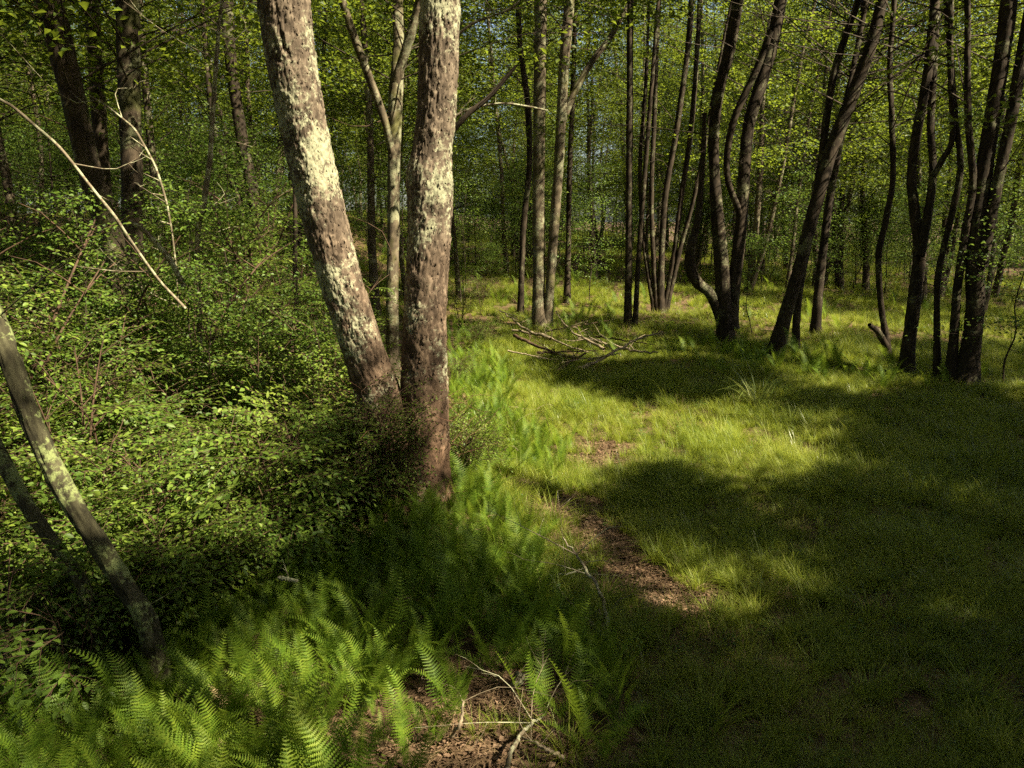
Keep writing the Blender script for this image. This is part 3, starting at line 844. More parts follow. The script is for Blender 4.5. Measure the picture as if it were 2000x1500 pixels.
while cnt < 290 and tries < 16000:
    tries += 1
    y = 11 + 49 * rng.random() ** .8
    x = (rng.random() * 2 - 1) * (y * .74 + 2)
    if -2.5 < x < 12 and y < 19: continue
    if abs(x - .8) < 1.5 and y < 22: continue
    if 0 < x < 9 and y < 20: continue
    zone = 'the left, behind the shrubs' if x < -.12 * y else ('the middle, beyond the glade' if x < .22 * y else 'the right, behind the dark trunks')
    if x > -.12 * y and y < 27 and rng.random() < .5: continue
    how = 'bushy nearer sapling under the trees at ' if y < 22 else 'bushy sapling midway back under the trees at ' if y < 36 else 'small-looking far sapling under the trees at '
    place_sap(int(rng.integers(0, 6)), x, y, rng.uniform(.7, 1.15), how + zone, how.replace('sapling', 'saplings') + zone)
    cnt += 1
for (u, v, s, lab) in [(1470, 660, .55, 'low dark sapling at the right foot of the V-shaped tree'), (1960, 760, .7, 'leafy sapling drooping beside the thick dark trunk at the picture edge'),
                       (905, 600, .5, 'small sapling just right of the upright big stem, in half shade'), (960, 560, .45, 'small sapling left of the pale grey pair of trunks')]:
    p = gp(u, v); place_sap(int(rng.integers(0, 6)), p[0], p[1], s, lab, 'small saplings near the clearing')

for k, (x, y, sc) in enumerate([(.5, 29, .9), (-.6, 33, 1.0), (1.7, 36, 1.1), (.4, 42, 1.2), (-1.6, 27, .8), (-.4, 48, 1.3), (1.2, 52, 1.3)]):
    place_sap(k % 6, x, y, sc, 'leafy sapling closing the far end of the glade', 'saplings at the far end of the glade')

# ---- the far-off wood that reads as one mass
def far_wood():
    lf = MB()
    n = 3600
    x = rng.uniform(-85, 85, n); y = rng.uniform(62, 84, n) ; z = 16 * rng.random(n) ** 1.1
    k = vnoise(x * .25, z * .4, 77) > .04 + .035 * z
    C = np.stack([x, y, G(x, y) + z], -1)[k]
    clump_leaves(lf, C, 30, rng.uniform(1.1, 2.2, len(C)), .5, .30)
    tag(link('distant_wood', lf.mesh('distant_wood', L_canopy)), 'far-off mass of leafy wood closing the view', 'wood', kind='stuff')
far_wood()

# ---- hand-placed thin stems, poles and dead branches
def rod(name, label, cat, pts, Y, mat, twigs=0, sides=10, tw_len=(.2, .7), foot=False, dy=0., group=None, bark=None, rad=.006):
    P, r = stem_from_pixels(pts, Y, None, dy)
    if foot: P[0][2] = min(P[0][2], float(G(P[0][0], P[0][1])) - .03)
    n = max(14, int(np.sum(np.linalg.norm(np.diff(P, axis=0), axis=1)) / .06))
    PR = smooth_path(np.hstack([P, r[:, None]]), n)
    b = PR[0, :3].copy()
    t = thing(name, label, cat, b, group=group)
    mb = MB()
    if bark: bark_tube(mb, PR[:, :3] - b, PR[:, 3], 40, .035, .08, bark, seed=int(rng.integers(99)))
    else: tube(mb, PR[:, :3] - b, PR[:, 3], sides, True, .14)
    link('stem', mb.mesh('stem', mat, True, 'plate'), t)
    if twigs:
        tw = MB(); dead_twigs(tw, PR[:, :3] - b, None, twigs, -9, 99, tw_len[0], tw_len[1], rad)
        tag(link('twigs', tw.mesh('twigs', mat), t), kind='stuff')
    return t

rod('dead_pole', 'long bleached dead pole slanting down from the upper left edge', 'dead branch', [(362, 602, 6), (318, 556, 5), (290, 520, 5), (262, 480, 5), (240, 448, 6), (222, 420, 6), (180, 368, 5), (120, 292, 5), (70, 247, 5), (20, 205, 5), (-20, 186, 4)], 6.2, M_palelich, 3, dy=-.8)
rod('pale_sapling', 'tall thin tan sapling with bare forks left of the big tree', 'sapling', [(372, 600, 11), (386, 500, 9), (398, 400, 10), (410, 310, 9), (417, 200, 8), (424, 100, 7), (430, 30, 6), (445, -60, 5)], 7.6, M_palelich, 8, foot=True, tw_len=(.3, 1.0))
rod('dead_branch', 'lichen-crusted dead branch with forked twigs in front of the dark left trunks', 'dead branch', [(348, 600, 3), (345, 540, 3), (338, 470, 3), (326, 400, 4), (305, 330, 4), (282, 285, 4), (262, 252, 4), (235, 228, 3), (205, 205, 3), (165, 180, 2)], 7.2, M_palelich, 9, tw_len=(.25, .7))
rod('dead_branch', 'short crooked lichened branch low in the shrubs at left', 'dead branch', [(360, 560, 9), (330, 505, 10), (300, 470, 9), (275, 445, 8), (250, 432, 6)], 7.0, M_palelich, 4, tw_len=(.1, .4))
rod('dark_stem', 'thin dark upright stem just left of the leaning big stem', 'sapling', [(576, 640, 10), (577, 540, 9), (577, 440, 8), (575, 330, 7), (578, 200, 6), (570, 60, 5)], 9.5, M_twigdark, 5, foot=True)
rod('leaning_trunk', 'slim mossy trunk leaning out at the lower left edge', 'tree', [(312, 1280, 42), (285, 1212, 33), (250, 1155, 30), (198, 1072, 29), (142, 984, 30), (92, 890, 30), (54, 800, 29), (24, 715, 30), (-10, 630, 30), (-60, 500, 28), (-130, 300, 27)], 3.75, M_mossy, 4, foot=True, dy=.5, bark=.013, tw_len=(.3, .6))
rod('leaning_trunk', 'second thinner mossy trunk half hidden behind shrubs at the lower left', 'tree', [(200, 1215, 24), (165, 1150, 22), (120, 1085, 21), (60, 1000, 21), (20, 930, 22), (-15, 860, 22), (-70, 740, 21)], 3.9, M_mossy, 2, foot=True, dy=.4, bark=.006, tw_len=(.2, .4))
rod('bare_branch', 'thin bare twiggy branch reaching right from behind the big upright stem', 'branch', [(880, 260, 12), (915, 222, 10), (955, 190, 9), (990, 150, 8), (1008, 128, 5)], 9.5, M_twigdark, 5)
rod('bare_branch', 'thin bare horizontal branch beside the grey pair at mid height', 'branch', [(880, 232, 4), (920, 212, 5), (980, 202, 4), (1030, 208, 4), (1070, 216, 3)], 11, M_palelich, 5, tw_len=(.1, .4))
rod('bare_branch', 'bare curving branch across the top right of the big upright stem', 'branch', [(890, 70, 5), (925, 45, 5), (965, 30, 4), (1000, 15, 4), (1030, -15, 3)], 8.5, M_palelich, 6, tw_len=(.2, .6))

# ------------------------------------------------------------------ shrubs
def spray_model(n_leaf, L, size, quality=1):
    """a flat leafy twig along +X with side twigs"""
    lf = MB()
    tw = MB()
    main = smooth_path([[0, 0, 0], [L * .5, rng.normal() * .03, .04], [L, rng.normal() * .05, -.03]], 8)
    tube(tw, main, np.linspace(.0035, .0012, 8), 3, False)
    axes = [main]
    for q in range(4):
        i = 2 + q if q < 4 else 5
        s = 1 if q % 2 else -1
        l = L * rng.uniform(.3, .5)
        ax = smooth_path([main[i], main[i] + [l * .6, s * l * .5, rng.normal() * .02], main[i] + [l * 1.0, s * l * .75, rng.normal() * .03 - .02]], 6)
        tube(tw, ax, np.linspace(.002, .001, 6), 3, False)
        axes.append(ax)
    C = []; D = []; N = []
    for a_i, ax in enumerate(axes):
        m = n_leaf if a_i == 0 else max(4, int(n_leaf * .6))
        t = np.linspace(.12, 1, m)
        for k, tt in enumerate(t):
            f = tt * (len(ax) - 1); i = min(len(ax) - 2, int(f))
            p = ax[i] + (ax[i + 1] - ax[i]) * (f - i); d = unit(ax[i + 1] - ax[i])
            s = 1 if k % 2 else -1
            sd = unit(np.cross([0, 0, 1], d))
            C.append(p); D.append(d * rng.uniform(.5, .9) + sd * s * (.85 if tt < .98 else .05) + [0, 0, rng.uniform(-.25, .25)])
            N.append([rng.normal() * .32, rng.normal() * .32, 1])
    Ls = size * rng.uniform(.7, 1.2, len(C))
    leaves(lf, np.array(C), np.array(D), np.array(N), Ls, Ls * rng.uniform(.42, .55, len(C)), fold=.16, quality=quality)
    tw_v = np.concatenate(tw.V); 
    return lf, tw, (np.array(C), np.array(D), np.array(N), Ls)

def joined(lf, tw, name, leafmat, twigmat):
    """leaves and their twig as one mesh with two materials"""
    mb = MB()
    nl_t = sum(len(t) for t in lf.T); nl_q = sum(len(q) for q in lf.Q)
    for V, Q, T in ((np.concatenate(lf.V), np.concatenate(lf.Q) if lf.Q else None, np.concatenate(lf.T)),):
        mb.add(V, Q, T)
    nq_tw = sum(len(q) for q in tw.Q)
    mb.add(np.concatenate(tw.V), np.concatenate(tw.Q), None)
    me = mb.mesh(name, leafmat)
    me.materials.append(twigmat)
    mi = np.zeros(len(me.polygons), np.int32)
    mi[nl_q:nl_q + nq_tw] = 1
    me.polygons.foreach_set('material_index', mi)
    return me

SPRAYS = []
for k in range(7):
    lf, tw, _ = spray_model(13, rng.uniform(.36, .58), rng.uniform(.040, .058))
    SPRAYS.append(joined(lf, tw, 'leafy_branch', L_shrub, M_twig))
SMALL = []
for k in range(4):
    lf, tw, _ = spray_model(11, rng.uniform(.22, .34), .024)
    SMALL.append(joined(lf, tw, 'leafy_branch', L_shrub, M_twig))
BIGSPRAYS = [spray_model(8, .38, .058) for k in range(3)]
one = MB(); leaves(one, np.zeros((1, 3)), np.array([[1., 0, 0]]), np.array([[0, 0, 1.]]), np.array([1.]), np.array([.5]), fold=.16, quality=1)
ONE_LEAF = one.mesh('leaf', L_shrub)
TWIGS_BIG = []
for lf, tw, d in BIGSPRAYS: TWIGS_BIG.append(tw.mesh('leafy_branch', M_twig))

STEMS = []
for k in range(6):
    H = 1.0
    lean = rng.uniform(.15, .6)
    P = smooth_path([[0, 0, -.05], [lean * .25, rng.normal() * .04, .33], [lean * .6, rng.normal() * .08, .7], [lean, rng.normal() * .1, 1.0]], 16)
    mb = MB(); tube(mb, P, np.linspace(.011, .003, 16), 5, True, .15)
    for q in range(4):
        i = rng.integers(5, 15); az = rng.random() * 6.28
        tube(mb, limb_path(P[i], P[i] + [math.cos(az) * .28, math.sin(az) * .28, .15], .1, 4), [.004, .003, .002, .001], 3, False)
    STEMS.append((mb.mesh('stem', M_twig, True), P))

def place_shrub(x, y, h, label, group, n_stem=5, n_spray=6, kind=0, width=1.0):
    t = thing('shrub', label, 'shrub', (x, y, float(G(x, y))), rng.random() * 6.28, 1.0, group)
    for q in range(n_stem):
        me, P = STEMS[int(rng.integers(0, 6))]
        st = link('stem', me, t, rot=(0, 0, q / n_stem * 6.28 + rng.normal() * .4), scl=(h * width * rng.uniform(.8, 1.2), h * width, h * rng.uniform(.75, 1.08)))
        sc = st.scale
        for e in range(n_spray):
            f = rng.uniform(.30, 1.0) ** .8 * 15
            i = min(14, int(f)); p = P[i]
            az = rng.random() * 6.28
            if i > 12: az = rng.normal() * .9
            if kind == 2:
                b = int(rng.integers(0, 3))
                sp = link('leafy_branch', TWIGS_BIG[b], st, loc=p, rot=(rng.normal() * .2, rng.uniform(-.45, .25), az))
                C, D, N, Ls = BIGSPRAYS[b][2]
                # every leaf of these near shrubs is built singly, gathered under its stem
            else:
                me2 = (SMALL if kind == 1 else SPRAYS)[int(rng.integers(0, 4 if kind == 1 else 7))]
                sp = link('leafy_branch', me2, st, loc=p, rot=(rng.normal() * .22, rng.uniform(-.5, .2), az))
            sp.scale = [rng.uniform(.8, 1.25) / c for c in sc]
    return t

def near_shrub(x, y, h, label, group, n_branch=16):
    """shrub close to the camera: thing > leafy_branch > leaf"""
    t = thing('shrub', label, 'shrub', (x, y, float(G(x, y))), rng.random() * 6.28, 1.0, group)
    for q in range(4):
        me, P = STEMS[int(rng.integers(0, 6))]
        link('stem', me, t, rot=(0, 0, q * 1.57 + rng.normal() * .4), scl=h)
    for q in range(n_branch):
        az = rng.random() * 6.28
        z = h * rng.uniform(.35, 1.0); rr = h * rng.uniform(.05, .42)
        b = int(rng.integers(0, 3))
        sp = link('leafy_branch', TWIGS_BIG[b], t, loc=(math.cos(az) * rr, math.sin(az) * rr, z), rot=(rng.normal() * .2, rng.uniform(-.35, .25), az + rng.normal() * .5))
        C, D, N, Ls = BIGSPRAYS[b][2]
        Dn = unit(D); Sd = unit(np.cross(N, Dn)); Nn = np.cross(Dn, Sd)
        for i in range(len(C)):
            m = Matrix(((Dn[i][0], Sd[i][0], Nn[i][0]), (Dn[i][1], Sd[i][1], Nn[i][1]), (Dn[i][2], Sd[i][2], Nn[i][2])))
            link('leaf', ONE_LEAF, sp, loc=C[i], rot=m.to_euler(), scl=float(Ls[i]))
    return t

SH_POLY = [(-200, 640), (120, 570), (400, 540), (640, 560), (690, 740), (690, 930), (640, 1060), (520, 1160), (400, 1230), (250, 1250), (150, 1240), (-120, 1240)]
pts = []
tries = 0
while len(pts) < 118 and tries < 20000:
    tries += 1
    x = rng.uniform(-9, .2); y = rng.uniform(3.2, 16)
    u, v, f = proj([[x, y, float(G(x, y))]])
    if not inpoly(u, v, SH_POLY)[0]: continue
    if any((x - a) ** 2 + (y - b) ** 2 < (.24 + .03 * y) ** 2 for a, b in pts): continue
    pts.append((x, y))
for (x, y) in pts:
    u, v, f = proj([[x, y, float(G(x, y))]])
    if y < 5.6: lab, g = 'low leafy shrub in the front of the thicket left of the big tree', 'shrubs in the front of the left thicket'
    elif y < 8: lab, g = 'leafy shrub in the middle of the thicket left of the big tree', 'shrubs in the middle of the left thicket'
    else: lab, g = 'leafy shrub at the back of the left thicket under the leaning trunks', 'shrubs at the back of the left thicket'
    wh = 'near the left edge' if u[0] < 180 else 'beside the big tree' if u[0] > 470 else 'halfway to the big tree'
    lab = lab.replace('left of the big tree', wh).replace('under the leaning trunks', wh); g = g + ', ' + wh
    hh = (rng.uniform(.6, 1.1) if y < 5.4 else rng.uniform(.9, 1.7) * (.55 + .95 * float(vnoise(x * .8, y * .8, 91)))) * (1 + .35 * float(S((-x - 1.6) / 2.5)))
    place_shrub(x, y, hh, lab, g, n_stem=5, n_spray=9, width=.8 if y < 8 else .95)
FRONT = [(240, 1150), (420, 1060), (640, 980), (690, 1030), (560, 1120), (420, 1210), (270, 1270), (120, 1290)]
c_ = 0
while c_ < 24:
    x = rng.uniform(-4, .2); y = rng.uniform(3, 7)
    u, v, f = proj([[x, y, float(G(x, y))]])
    if not inpoly(u, v, FRONT)[0]: continue
    c_ += 1
    place_shrub(x, y, rng.uniform(.4, .75), 'low shady shrub on the border between thicket and fern bed', 'shrubs bordering the fern bed', 5, 8, int(rng.random() < .3), 1.1)
for (u, Y, sc, lab) in [(60, 7.5, .55, 'tall airy bush rising at the left edge of the thicket'), (170, 6.6, .5, 'tall airy bush in front of the leaning brown trunk'), (330, 7.6, .5, 'tall airy bush behind the long dead pole'), (450, 7.2, .52, 'tall airy bush midway between pole and big tree'), (560, 7.8, .5, 'tall airy bush just left of the leaning big stem'), (640, 8.6, .5, 'tall airy bush behind the leaning big stem'), (250, 8.4, .6, 'tall airy bush before the upright mossy trunk'), (470, 9.5, .6, 'tall airy bush at the back of the thicket')]:
    place_sap(int(rng.integers(0, 6)), (u - 1000) / FPX * Y * 1.0, Y, sc, lab, 'tall bushes in the left thicket')
for (u, v, h, lab) in [(30, 1340, .72, 'shrub with broad bright leaves at the lower left edge'), (165, 1375, .55, 'broad-leaved shrub just left of the fern bed'), (-20, 1230, .85, 'broad-leaved shrub half cut off by the left picture edge')]:
    p = gp(u, v); near_shrub(p[0], p[1], h, lab, 'broad-leaved shrubs at the lower left')
for (u, v, h, lab) in [(755, 1000, .6, 'dark bushy shrub in front of the hollow between the big stems'), (742, 975, 1.05, 'dark twiggy shrub climbing over the foot of the big tree'), (690, 960, .9, 'dark shrub hiding the left side of the big tree base'), (770, 985, .85, 'dark small-leaved shrub in front of the fork of the big tree'),
                       (915, 930, .4, 'dark little shrub right of the big tree base'), (645, 985, .8, 'brown twiggy shrub left of the big tree base')]:
    p = gp(u, v); place_shrub(p[0], p[1] - .12, h, lab, 'shrubs at the foot of the big tree', 7, 11, 1, .6)
for (u, v, h, lab) in [(900, 640, .9, 'leafy shrub behind the big tree at the glade edge'), (940, 605, .9, 'leafy shrub left of the fallen branches'), (930, 690, .6, 'low sunlit shrub on the grass right of the big tree'), (895, 760, .5, 'low shrub among ferns close right of the big tree')]:
    p = gp(u, v); place_shrub(p[0], p[1], h, lab, 'shrubs along the glade edge', 6, 7, 1, 1.0)

# tangle of bare russet twigs under the shrubs and round the foot of the big tree
def tangle():
    mb = MB()
    def run(n, poly, zmax, l0, l1, rad):
        c = 0
        while c < n:
            x = rng.uniform(-6, .6); y = rng.uniform(3, 10)
            z0 = float(G(x, y))
            u, v, f = proj([[x, y, z0]])
            if not inpoly(u, v, poly)[0]: continue
            c += 1
            a = np.array([x, y, z0 + rng.random() * zmax])
            az = rng.random() * 6.28; L = rng.uniform(l0, l1)
            b = a + np.array([math.cos(az), math.sin(az), rng.uniform(-.3, .9)]) * L
            b[2] = max(b[2], z0 + .02)
            tube(mb, limb_path(a, b, rng.uniform(-.2, .25), 5), np.linspace(rad, rad * .3, 5), 3, False)
    run(260, SH_POLY, .55, .25, .7, .0032)
    run(420, [(640, 880), (900, 900), (900, 990), (760, 1040), (620, 1010)], .75, .2, .6, .003)
    tag(link('twig_tangle', mb.mesh('twig_tangle', M_redtwig)), 'tangle of bare russet twigs under the shrubs left of the big tree', 'twigs', kind='stuff')
tangle()

# ------------------------------------------------------------------ ferns
def frond_model(L, lean, arch, npair, quality):
    """one lance-shaped, twice-cut frond rising from the origin towards +X"""
    lf = MB(); tw = MB()
    n = npair
    ts = np.linspace(0, 1, 30)
    ang = lean + arch * ts ** 1.6         # angle from the vertical
    step = L / 29
    P = np.zeros((30, 3))
    for i in range(1, 30):
        P[i] = P[i - 1] + step * np.array([math.sin(ang[i]), 0, math.cos(ang[i])])
    P[:, 1] = .02 * np.sin(ts * 5 + lean * 9)
    tube(tw, P[::3], np.linspace(.0022, .0006, 10), 3, False)
    V = []; T = []; Q = []; c = 0
    wmax = L * .155
    for k in range(n):
        t = .2 + .79 * (k + .5) / n
        f = t * 29; i = min(28, int(f)); p = P[i] + (P[i + 1] - P[i]) * (f - i)
        d = unit(P[i + 1] - P[i]); up = unit(np.cross(d, [0, 1, 0])) * -1   # upper face of the frond
        s_ = (t - .2) / .8
        prof = (min(1, .45 + s_ * 2.4)) * (1 - s_) ** .75 * 1.15
        l = wmax * prof * rng.uniform(.92, 1.06) + .004
        for sd in (-1, 1):
            side = np.array([0, sd, 0.])
            ax = unit(side * .93 + d * .33 + up * rng.uniform(-.05, .18))
            wd = unit(np.cross(up, ax)) * 1.0
            nl = quality if l > .03 else max(3, quality - 3)
            # saw-edged pinna: lobes either side of its midrib, the tip dropping a little
            a = np.linspace(0, 1, nl + 1)
            mid = p + ax * (l * a)[:, None] - up * (l * .22 * a ** 2)[:, None]
            pw = .0148 * (l / wmax) ** .5 * (L / .6) * (1 - a * .85)
            base = c
            V.extend(mid); c += nl + 1
            for e in (-1, 1):
                for q in range(nl):
                    w = pw[q] * rng.uniform(.85, 1.1)
                    m = mid[q] + (mid[q + 1] - mid[q]) * .62
                    V.append(m + wd * e * w + up * w * .18); c += 1
                    tri = [base + q, base + q + 1, c - 1]
                    T.append(tri if e > 0 else tri[::-1])
    lf.add(np.array(V), None, np.array(T))
    return joined(lf, tw, 'frond', L_fern, L_fern)
FRONDS = [frond_model(.62, .10, .65, 23, 7), frond_model(.70, .20, .85, 25, 7), frond_model(.54, .30, 1.1, 21, 7), frond_model(.60, .05, .45, 23, 7), frond_model(.46, .42, 1.3, 18, 6), frond_model(.66, .18, 1.0, 24, 7), frond_model(.38, .3, 1.0, 16, 6), frond_model(.58, .12, 1.4, 22, 7)]

DRY_FROND = FRONDS[4].copy(); DRY_FROND.materials[0] = L_straw; DRY_FROND.materials[1] = L_straw

def place_fern(x, y, s, n, label, group):
    t = thing('fern', label, 'fern', (x, y, float(G(x, y)) - .01), rng.random() * 6.28, s, group)
    for q in range(n):
        r = rng.random() * .09; az = q / n * 6.28 + rng.normal() * .35
        link('frond', FRONDS[int(rng.integers(0, 8))] if rng.random() > .025 else DRY_FROND, t, loc=(math.cos(az) * r, math.sin(az) * r, 0), rot=(rng.normal() * .2, rng.normal() * .2, az), scl=rng.uniform(.6, 1.15))

F1 = [(-80, 1400), (120, 1390), (330, 1260), (470, 1170), (600, 1080), (700, 1020), (780, 1005), (870, 985), (930, 960), (1010, 1040), (1060, 1130), (1050, 1210), (1110, 1240), (1180, 1300), (1270, 1450), (1180, 1490), (1060, 1440), (960, 1330), (850, 1440), (830, 1560), (800, 1750), (-200, 1750)]
F2 = [(880, 640), (960, 650), (990, 740), (1000, 830), (1090, 870), (1150, 900), (1060, 960), (960, 985), (875, 960)]
F3 = [(1340, 700), (1470, 700), (1600, 705), (1820, 745), (1900, 770), (1800, 785), (1600, 750), (1480, 735), (1360, 740)]
fern_pts = []
def ferns(poly, n, dmin, x0, x1, y0, y1, s0, s1, n0, n1, label, group):
    c = 0; tr_ = 0
    while c < n and tr_ < 40000:
        tr_ += 1
        x = rng.uniform(x0, x1); y = rng.uniform(y0, y1)
        u, v, f = proj([[x, y, float(G(x, y))]])
        if not inpoly(u, v, poly)[0]: continue
        if any((x - a) ** 2 + (y - b) ** 2 < dmin * dmin for a, b in fern_pts): continue
        fern_pts.append((x, y)); c += 1
        lb, gr = label(u[0], v[0]) if callable(label) else (label, group)
        place_fern(x, y, rng.uniform(s0, s1), int(rng.integers(n0, n1 + 1)), lb, gr)
def bed_label(u, v):
    if v < 1130: return 'fern at the upper end of the bed, close below the big tree', 'ferns close below the big tree'
    if u > 1010: return 'fern at the right tip of the bed beside the litter path', 'ferns beside the litter path'
    if u < 380: return 'large bright fern in the lower left corner', 'ferns in the lower left corner'
    if v > 1400: return 'large fern along the bottom edge left of the bare bank', 'ferns along the bottom edge'
    return 'upright lacy fern in the middle of the bed below the big tree', 'ferns in the middle of the bed'
ferns(F1, 195, .125, -3.2, 1.6, 2.2, 7.2, .52, .84, 6, 8, bed_label, None)
ferns(F2, 70, .19, -1.5, 2.2, 6.2, 18, .62, .95, 4, 6, 'sunlit fern in the strip right of the big tree', 'ferns in the sunlit strip')
ferns(F3, 34, .25, 2, 12, 9, 17, .7, 1.0, 4, 5, 'fern at the foot of the dark trunks across the clearing', 'ferns under the dark trunks')

# ------------------------------------------------------------------ grass (one mass of tufts)
def blade_tuft(n, L, spread, arch, w, mat, name, seg=4):
    mb = MB()
    az = rng.random(n) * 2 * np.pi
    r0 = np.sqrt(rng.random(n)) * spread
    l = L * rng.uniform(.5, 1.15, n)
    lean0 = rng.uniform(.05, .35, n); ar = arch * rng.uniform(.5, 1.3, n)
    azd = az + rng.normal(size=n) * .7
    d = np.stack([np.cos(azd), np.sin(azd)], -1)
    sd = np.stack([-d[:, 1], d[:, 0]], -1)
    p = np.stack([np.cos(az) * r0, np.sin(az) * r0, np.full(n, -.01)], -1)
    rows = []
    for s in range(seg + 1):
        t = s / seg
        ww = w * (1 - t ** 1.5) * .5 + .0003
        rows.append((p + np.concatenate([sd * ww, np.zeros((n, 1))], 1), p - np.concatenate([sd * ww, np.zeros((n, 1))], 1)))
        a = lean0 + ar * (t + .5 / seg)
        p = p + (l / seg)[:, None] * np.stack([d[:, 0] * np.sin(a), d[:, 1] * np.sin(a), np.cos(a)], -1)
    V = np.stack([x for r in rows for x in r], 1).reshape(-1, 3)
    k = 2 * (seg + 1); o = np.arange(n)[:, None] * k
    Q = np.concatenate([o + [2 * s, 2 * s + 1, 2 * s + 3, 2 * s + 2] for s in range(seg)])
    mb.add(V, Q)
    return mb.mesh(name, mat)

def scatter(name, label, cat, protos, P, rot, scl, idx):
    """one object whose points carry copies of the prototype meshes"""
    me = bpy.data.meshes.new(name)
    me.vertices.add(len(P)); me.vertices.foreach_set('co', np.asarray(P, np.float32).ravel())
    a = me.attributes.new('rot', 'FLOAT_VECTOR', 'POINT'); a.data.foreach_set('vector', np.asarray(rot, np.float32).ravel())
    a = me.attributes.new('scl', 'FLOAT_VECTOR', 'POINT'); a.data.foreach_set('vector', np.asarray(scl, np.float32).ravel())
    a = me.attributes.new('idx', 'INT', 'POINT'); a.data.foreach_set('value', np.asarray(idx, np.int32))
    me.update()
    o = link(name, me)
    tag(o, label, cat, kind='stuff')
    ng = bpy.data.node_groups.new(name + '_nodes', 'GeometryNodeTree')
    ng.interface.new_socket('Geometry', in_out='INPUT', socket_type='NodeSocketGeometry')
    ng.interface.new_socket('Geometry', in_out='OUTPUT', socket_type='NodeSocketGeometry')
    N = ng.nodes
    gi = N.new('NodeGroupInput'); go = N.new('NodeGroupOutput')
    iop = N.new('GeometryNodeInstanceOnPoints')
    jn = N.new('GeometryNodeJoinGeometry')
    # the last link made comes first in a joined geometry
    for m_ in reversed(protos):
        po = bpy.data.objects.new(name + '_model', m_)
        oi = N.new('GeometryNodeObjectInfo'); oi.inputs['Object'].default_value = po; oi.inputs['As Instance'].default_value = True
        ng.links.new(oi.outputs['Geometry'], jn.inputs[0])
    def attr(nm, ty):
        n = N.new('GeometryNodeInputNamedAttribute'); n.data_type = ty; n.inputs[0].default_value = nm
        return n.outputs[0]
    ng.links.new(gi.outputs[0], iop.inputs['Points'])
    ng.links.new(jn.outputs[0], iop.inputs['Instance'])
    iop.inputs['Pick Instance'].default_value = True
    ng.links.new(attr('idx', 'INT'), iop.inputs['Instance Index'])
    e2r = N.new('FunctionNodeEulerToRotation')
    ng.links.new(attr('rot', 'FLOAT_VECTOR'), e2r.inputs[0])
    ng.links.new(e2r.outputs[0], iop.inputs['Rotation'])
    ng.links.new(attr('scl', 'FLOAT_VECTOR'), iop.inputs['Scale'])
    ng.links.new(iop.outputs[0], go.inputs[0])
    md = o.modifiers.new('scatter', 'NODES'); md.node_group = ng
    return o

TUFTS = [blade_tuft(75, .28, .07, 1.3, .0042, L_grass, 'tuft') for _ in range(4)] + [blade_tuft(60, .34, .08, 1.5, .004, L_grass, 'tuft') for _ in range(2)] + [blade_tuft(45, .20, .09, 1.1, .003, L_grass, 'tuft'), blade_tuft(26, .24, .08, 1.5, .003, L_straw, 'tuft')] + [blade_tuft(30, .46, .05, 1.5, .0065, L_grass, 'tuft', 6), blade_tuft(24, .40, .06, 1.2, .0055, L_sedge, 'tuft', 6)]
def weed_tuft():
    mb = MB(); n = 26
    az = rng.random(n) * 6.28; r = rng.uniform(.01, .09, n); z = rng.uniform(.04, .2, n)
    C = np.stack([np.cos(az) * r, np.sin(az) * r, z], -1)
    D = np.stack([np.cos(az), np.sin(az), rng.uniform(-.2, .4, n)], -1)
    L = rng.uniform(.02, .045, n)
    leaves(mb, C, D, np.stack([rng.normal(size=n) * .3, rng.normal(size=n) * .3, np.ones(n)], -1), L, L * .6, quality=1)
    for q in range(5):
        a = rng.random() * 6.28
        tube(mb, limb_path([0, 0, -.01], [math.cos(a) * .06, math.sin(a) * .06, .18], .1, 4), .0012, 3, False)
    return mb.mesh('weed', L_under)
TUFTS += [weed_tuft(), weed_tuft()]
def grass():
    P = []; 
    def band(n, x0, x1, y0, y1, fn):
        x = rng.uniform(x0, x1, n); y = rng.uniform(y0, y1, n)
        k = rng.random(n) < fn(x, y)
        P.append(np.stack([x[k], y[k], G(x[k], y[k])], -1))
    def mask(x, y):
        u, v, f = proj(np.stack([x, y, G(x, y)], -1))
        inview = (u > -150) & (u < 2150) & (v < 1900)
        d = np.where(x > .25 + .0 * y, 1.0, 0.0)
        # left limit: fern bed and thicket
        left = S((u - 860) / 120)
        left = np.where(v < 700, np.maximum(left, .8 * S((660 - v) / 60)), left)
        d = left
        d = d * (1 - .96 * bare(x, y))
        d = d * (.35 + .65 * S((vnoise(x * 1.7, y * 1.7, 21) - .2) / .35))
        fb = inpoly(u, v, F1)
        d = np.where(fb, d * .12, d)
        return d * inview
    band(9000, -.6, 6, 2.2, 8, mask)
    band(16000, -2.5, 11, 8, 16, mask)
    band(9000, -9, 17, 16, 26, mask)
    band(7000, -18, 26, 26, 48, mask)
    band(6000, -34, 44, 48, 76, mask)
    P = np.concatenate(P)
    n = len(P)
    y = P[:, 1]
    rot = np.stack([rng.normal(size=n) * .12, rng.normal(size=n) * .12, rng.random(n) * 6.28], -1)
    cl = vnoise(P[:, 0] * 1.3, P[:, 1] * 1.3, 33)
    s = (.55 + .75 * cl) * rng.uniform(.7, 1.15, n) * (.74 + .1 * S((y - 5) / 6)) * (1 + .7 * S((y - 16) / 20) + 1.2 * S((y - 44) / 10))
    idx = rng.choice(12, n, p=[.14, .14, .14, .14, .10, .10, .08, .04, .04, .03, .025, .025])
    scatter('meadow_grass', 'fine green grass covering the clearing', 'grass', TUFTS, P, rot, np.repeat(s[:, None], 3, 1), idx)
grass()

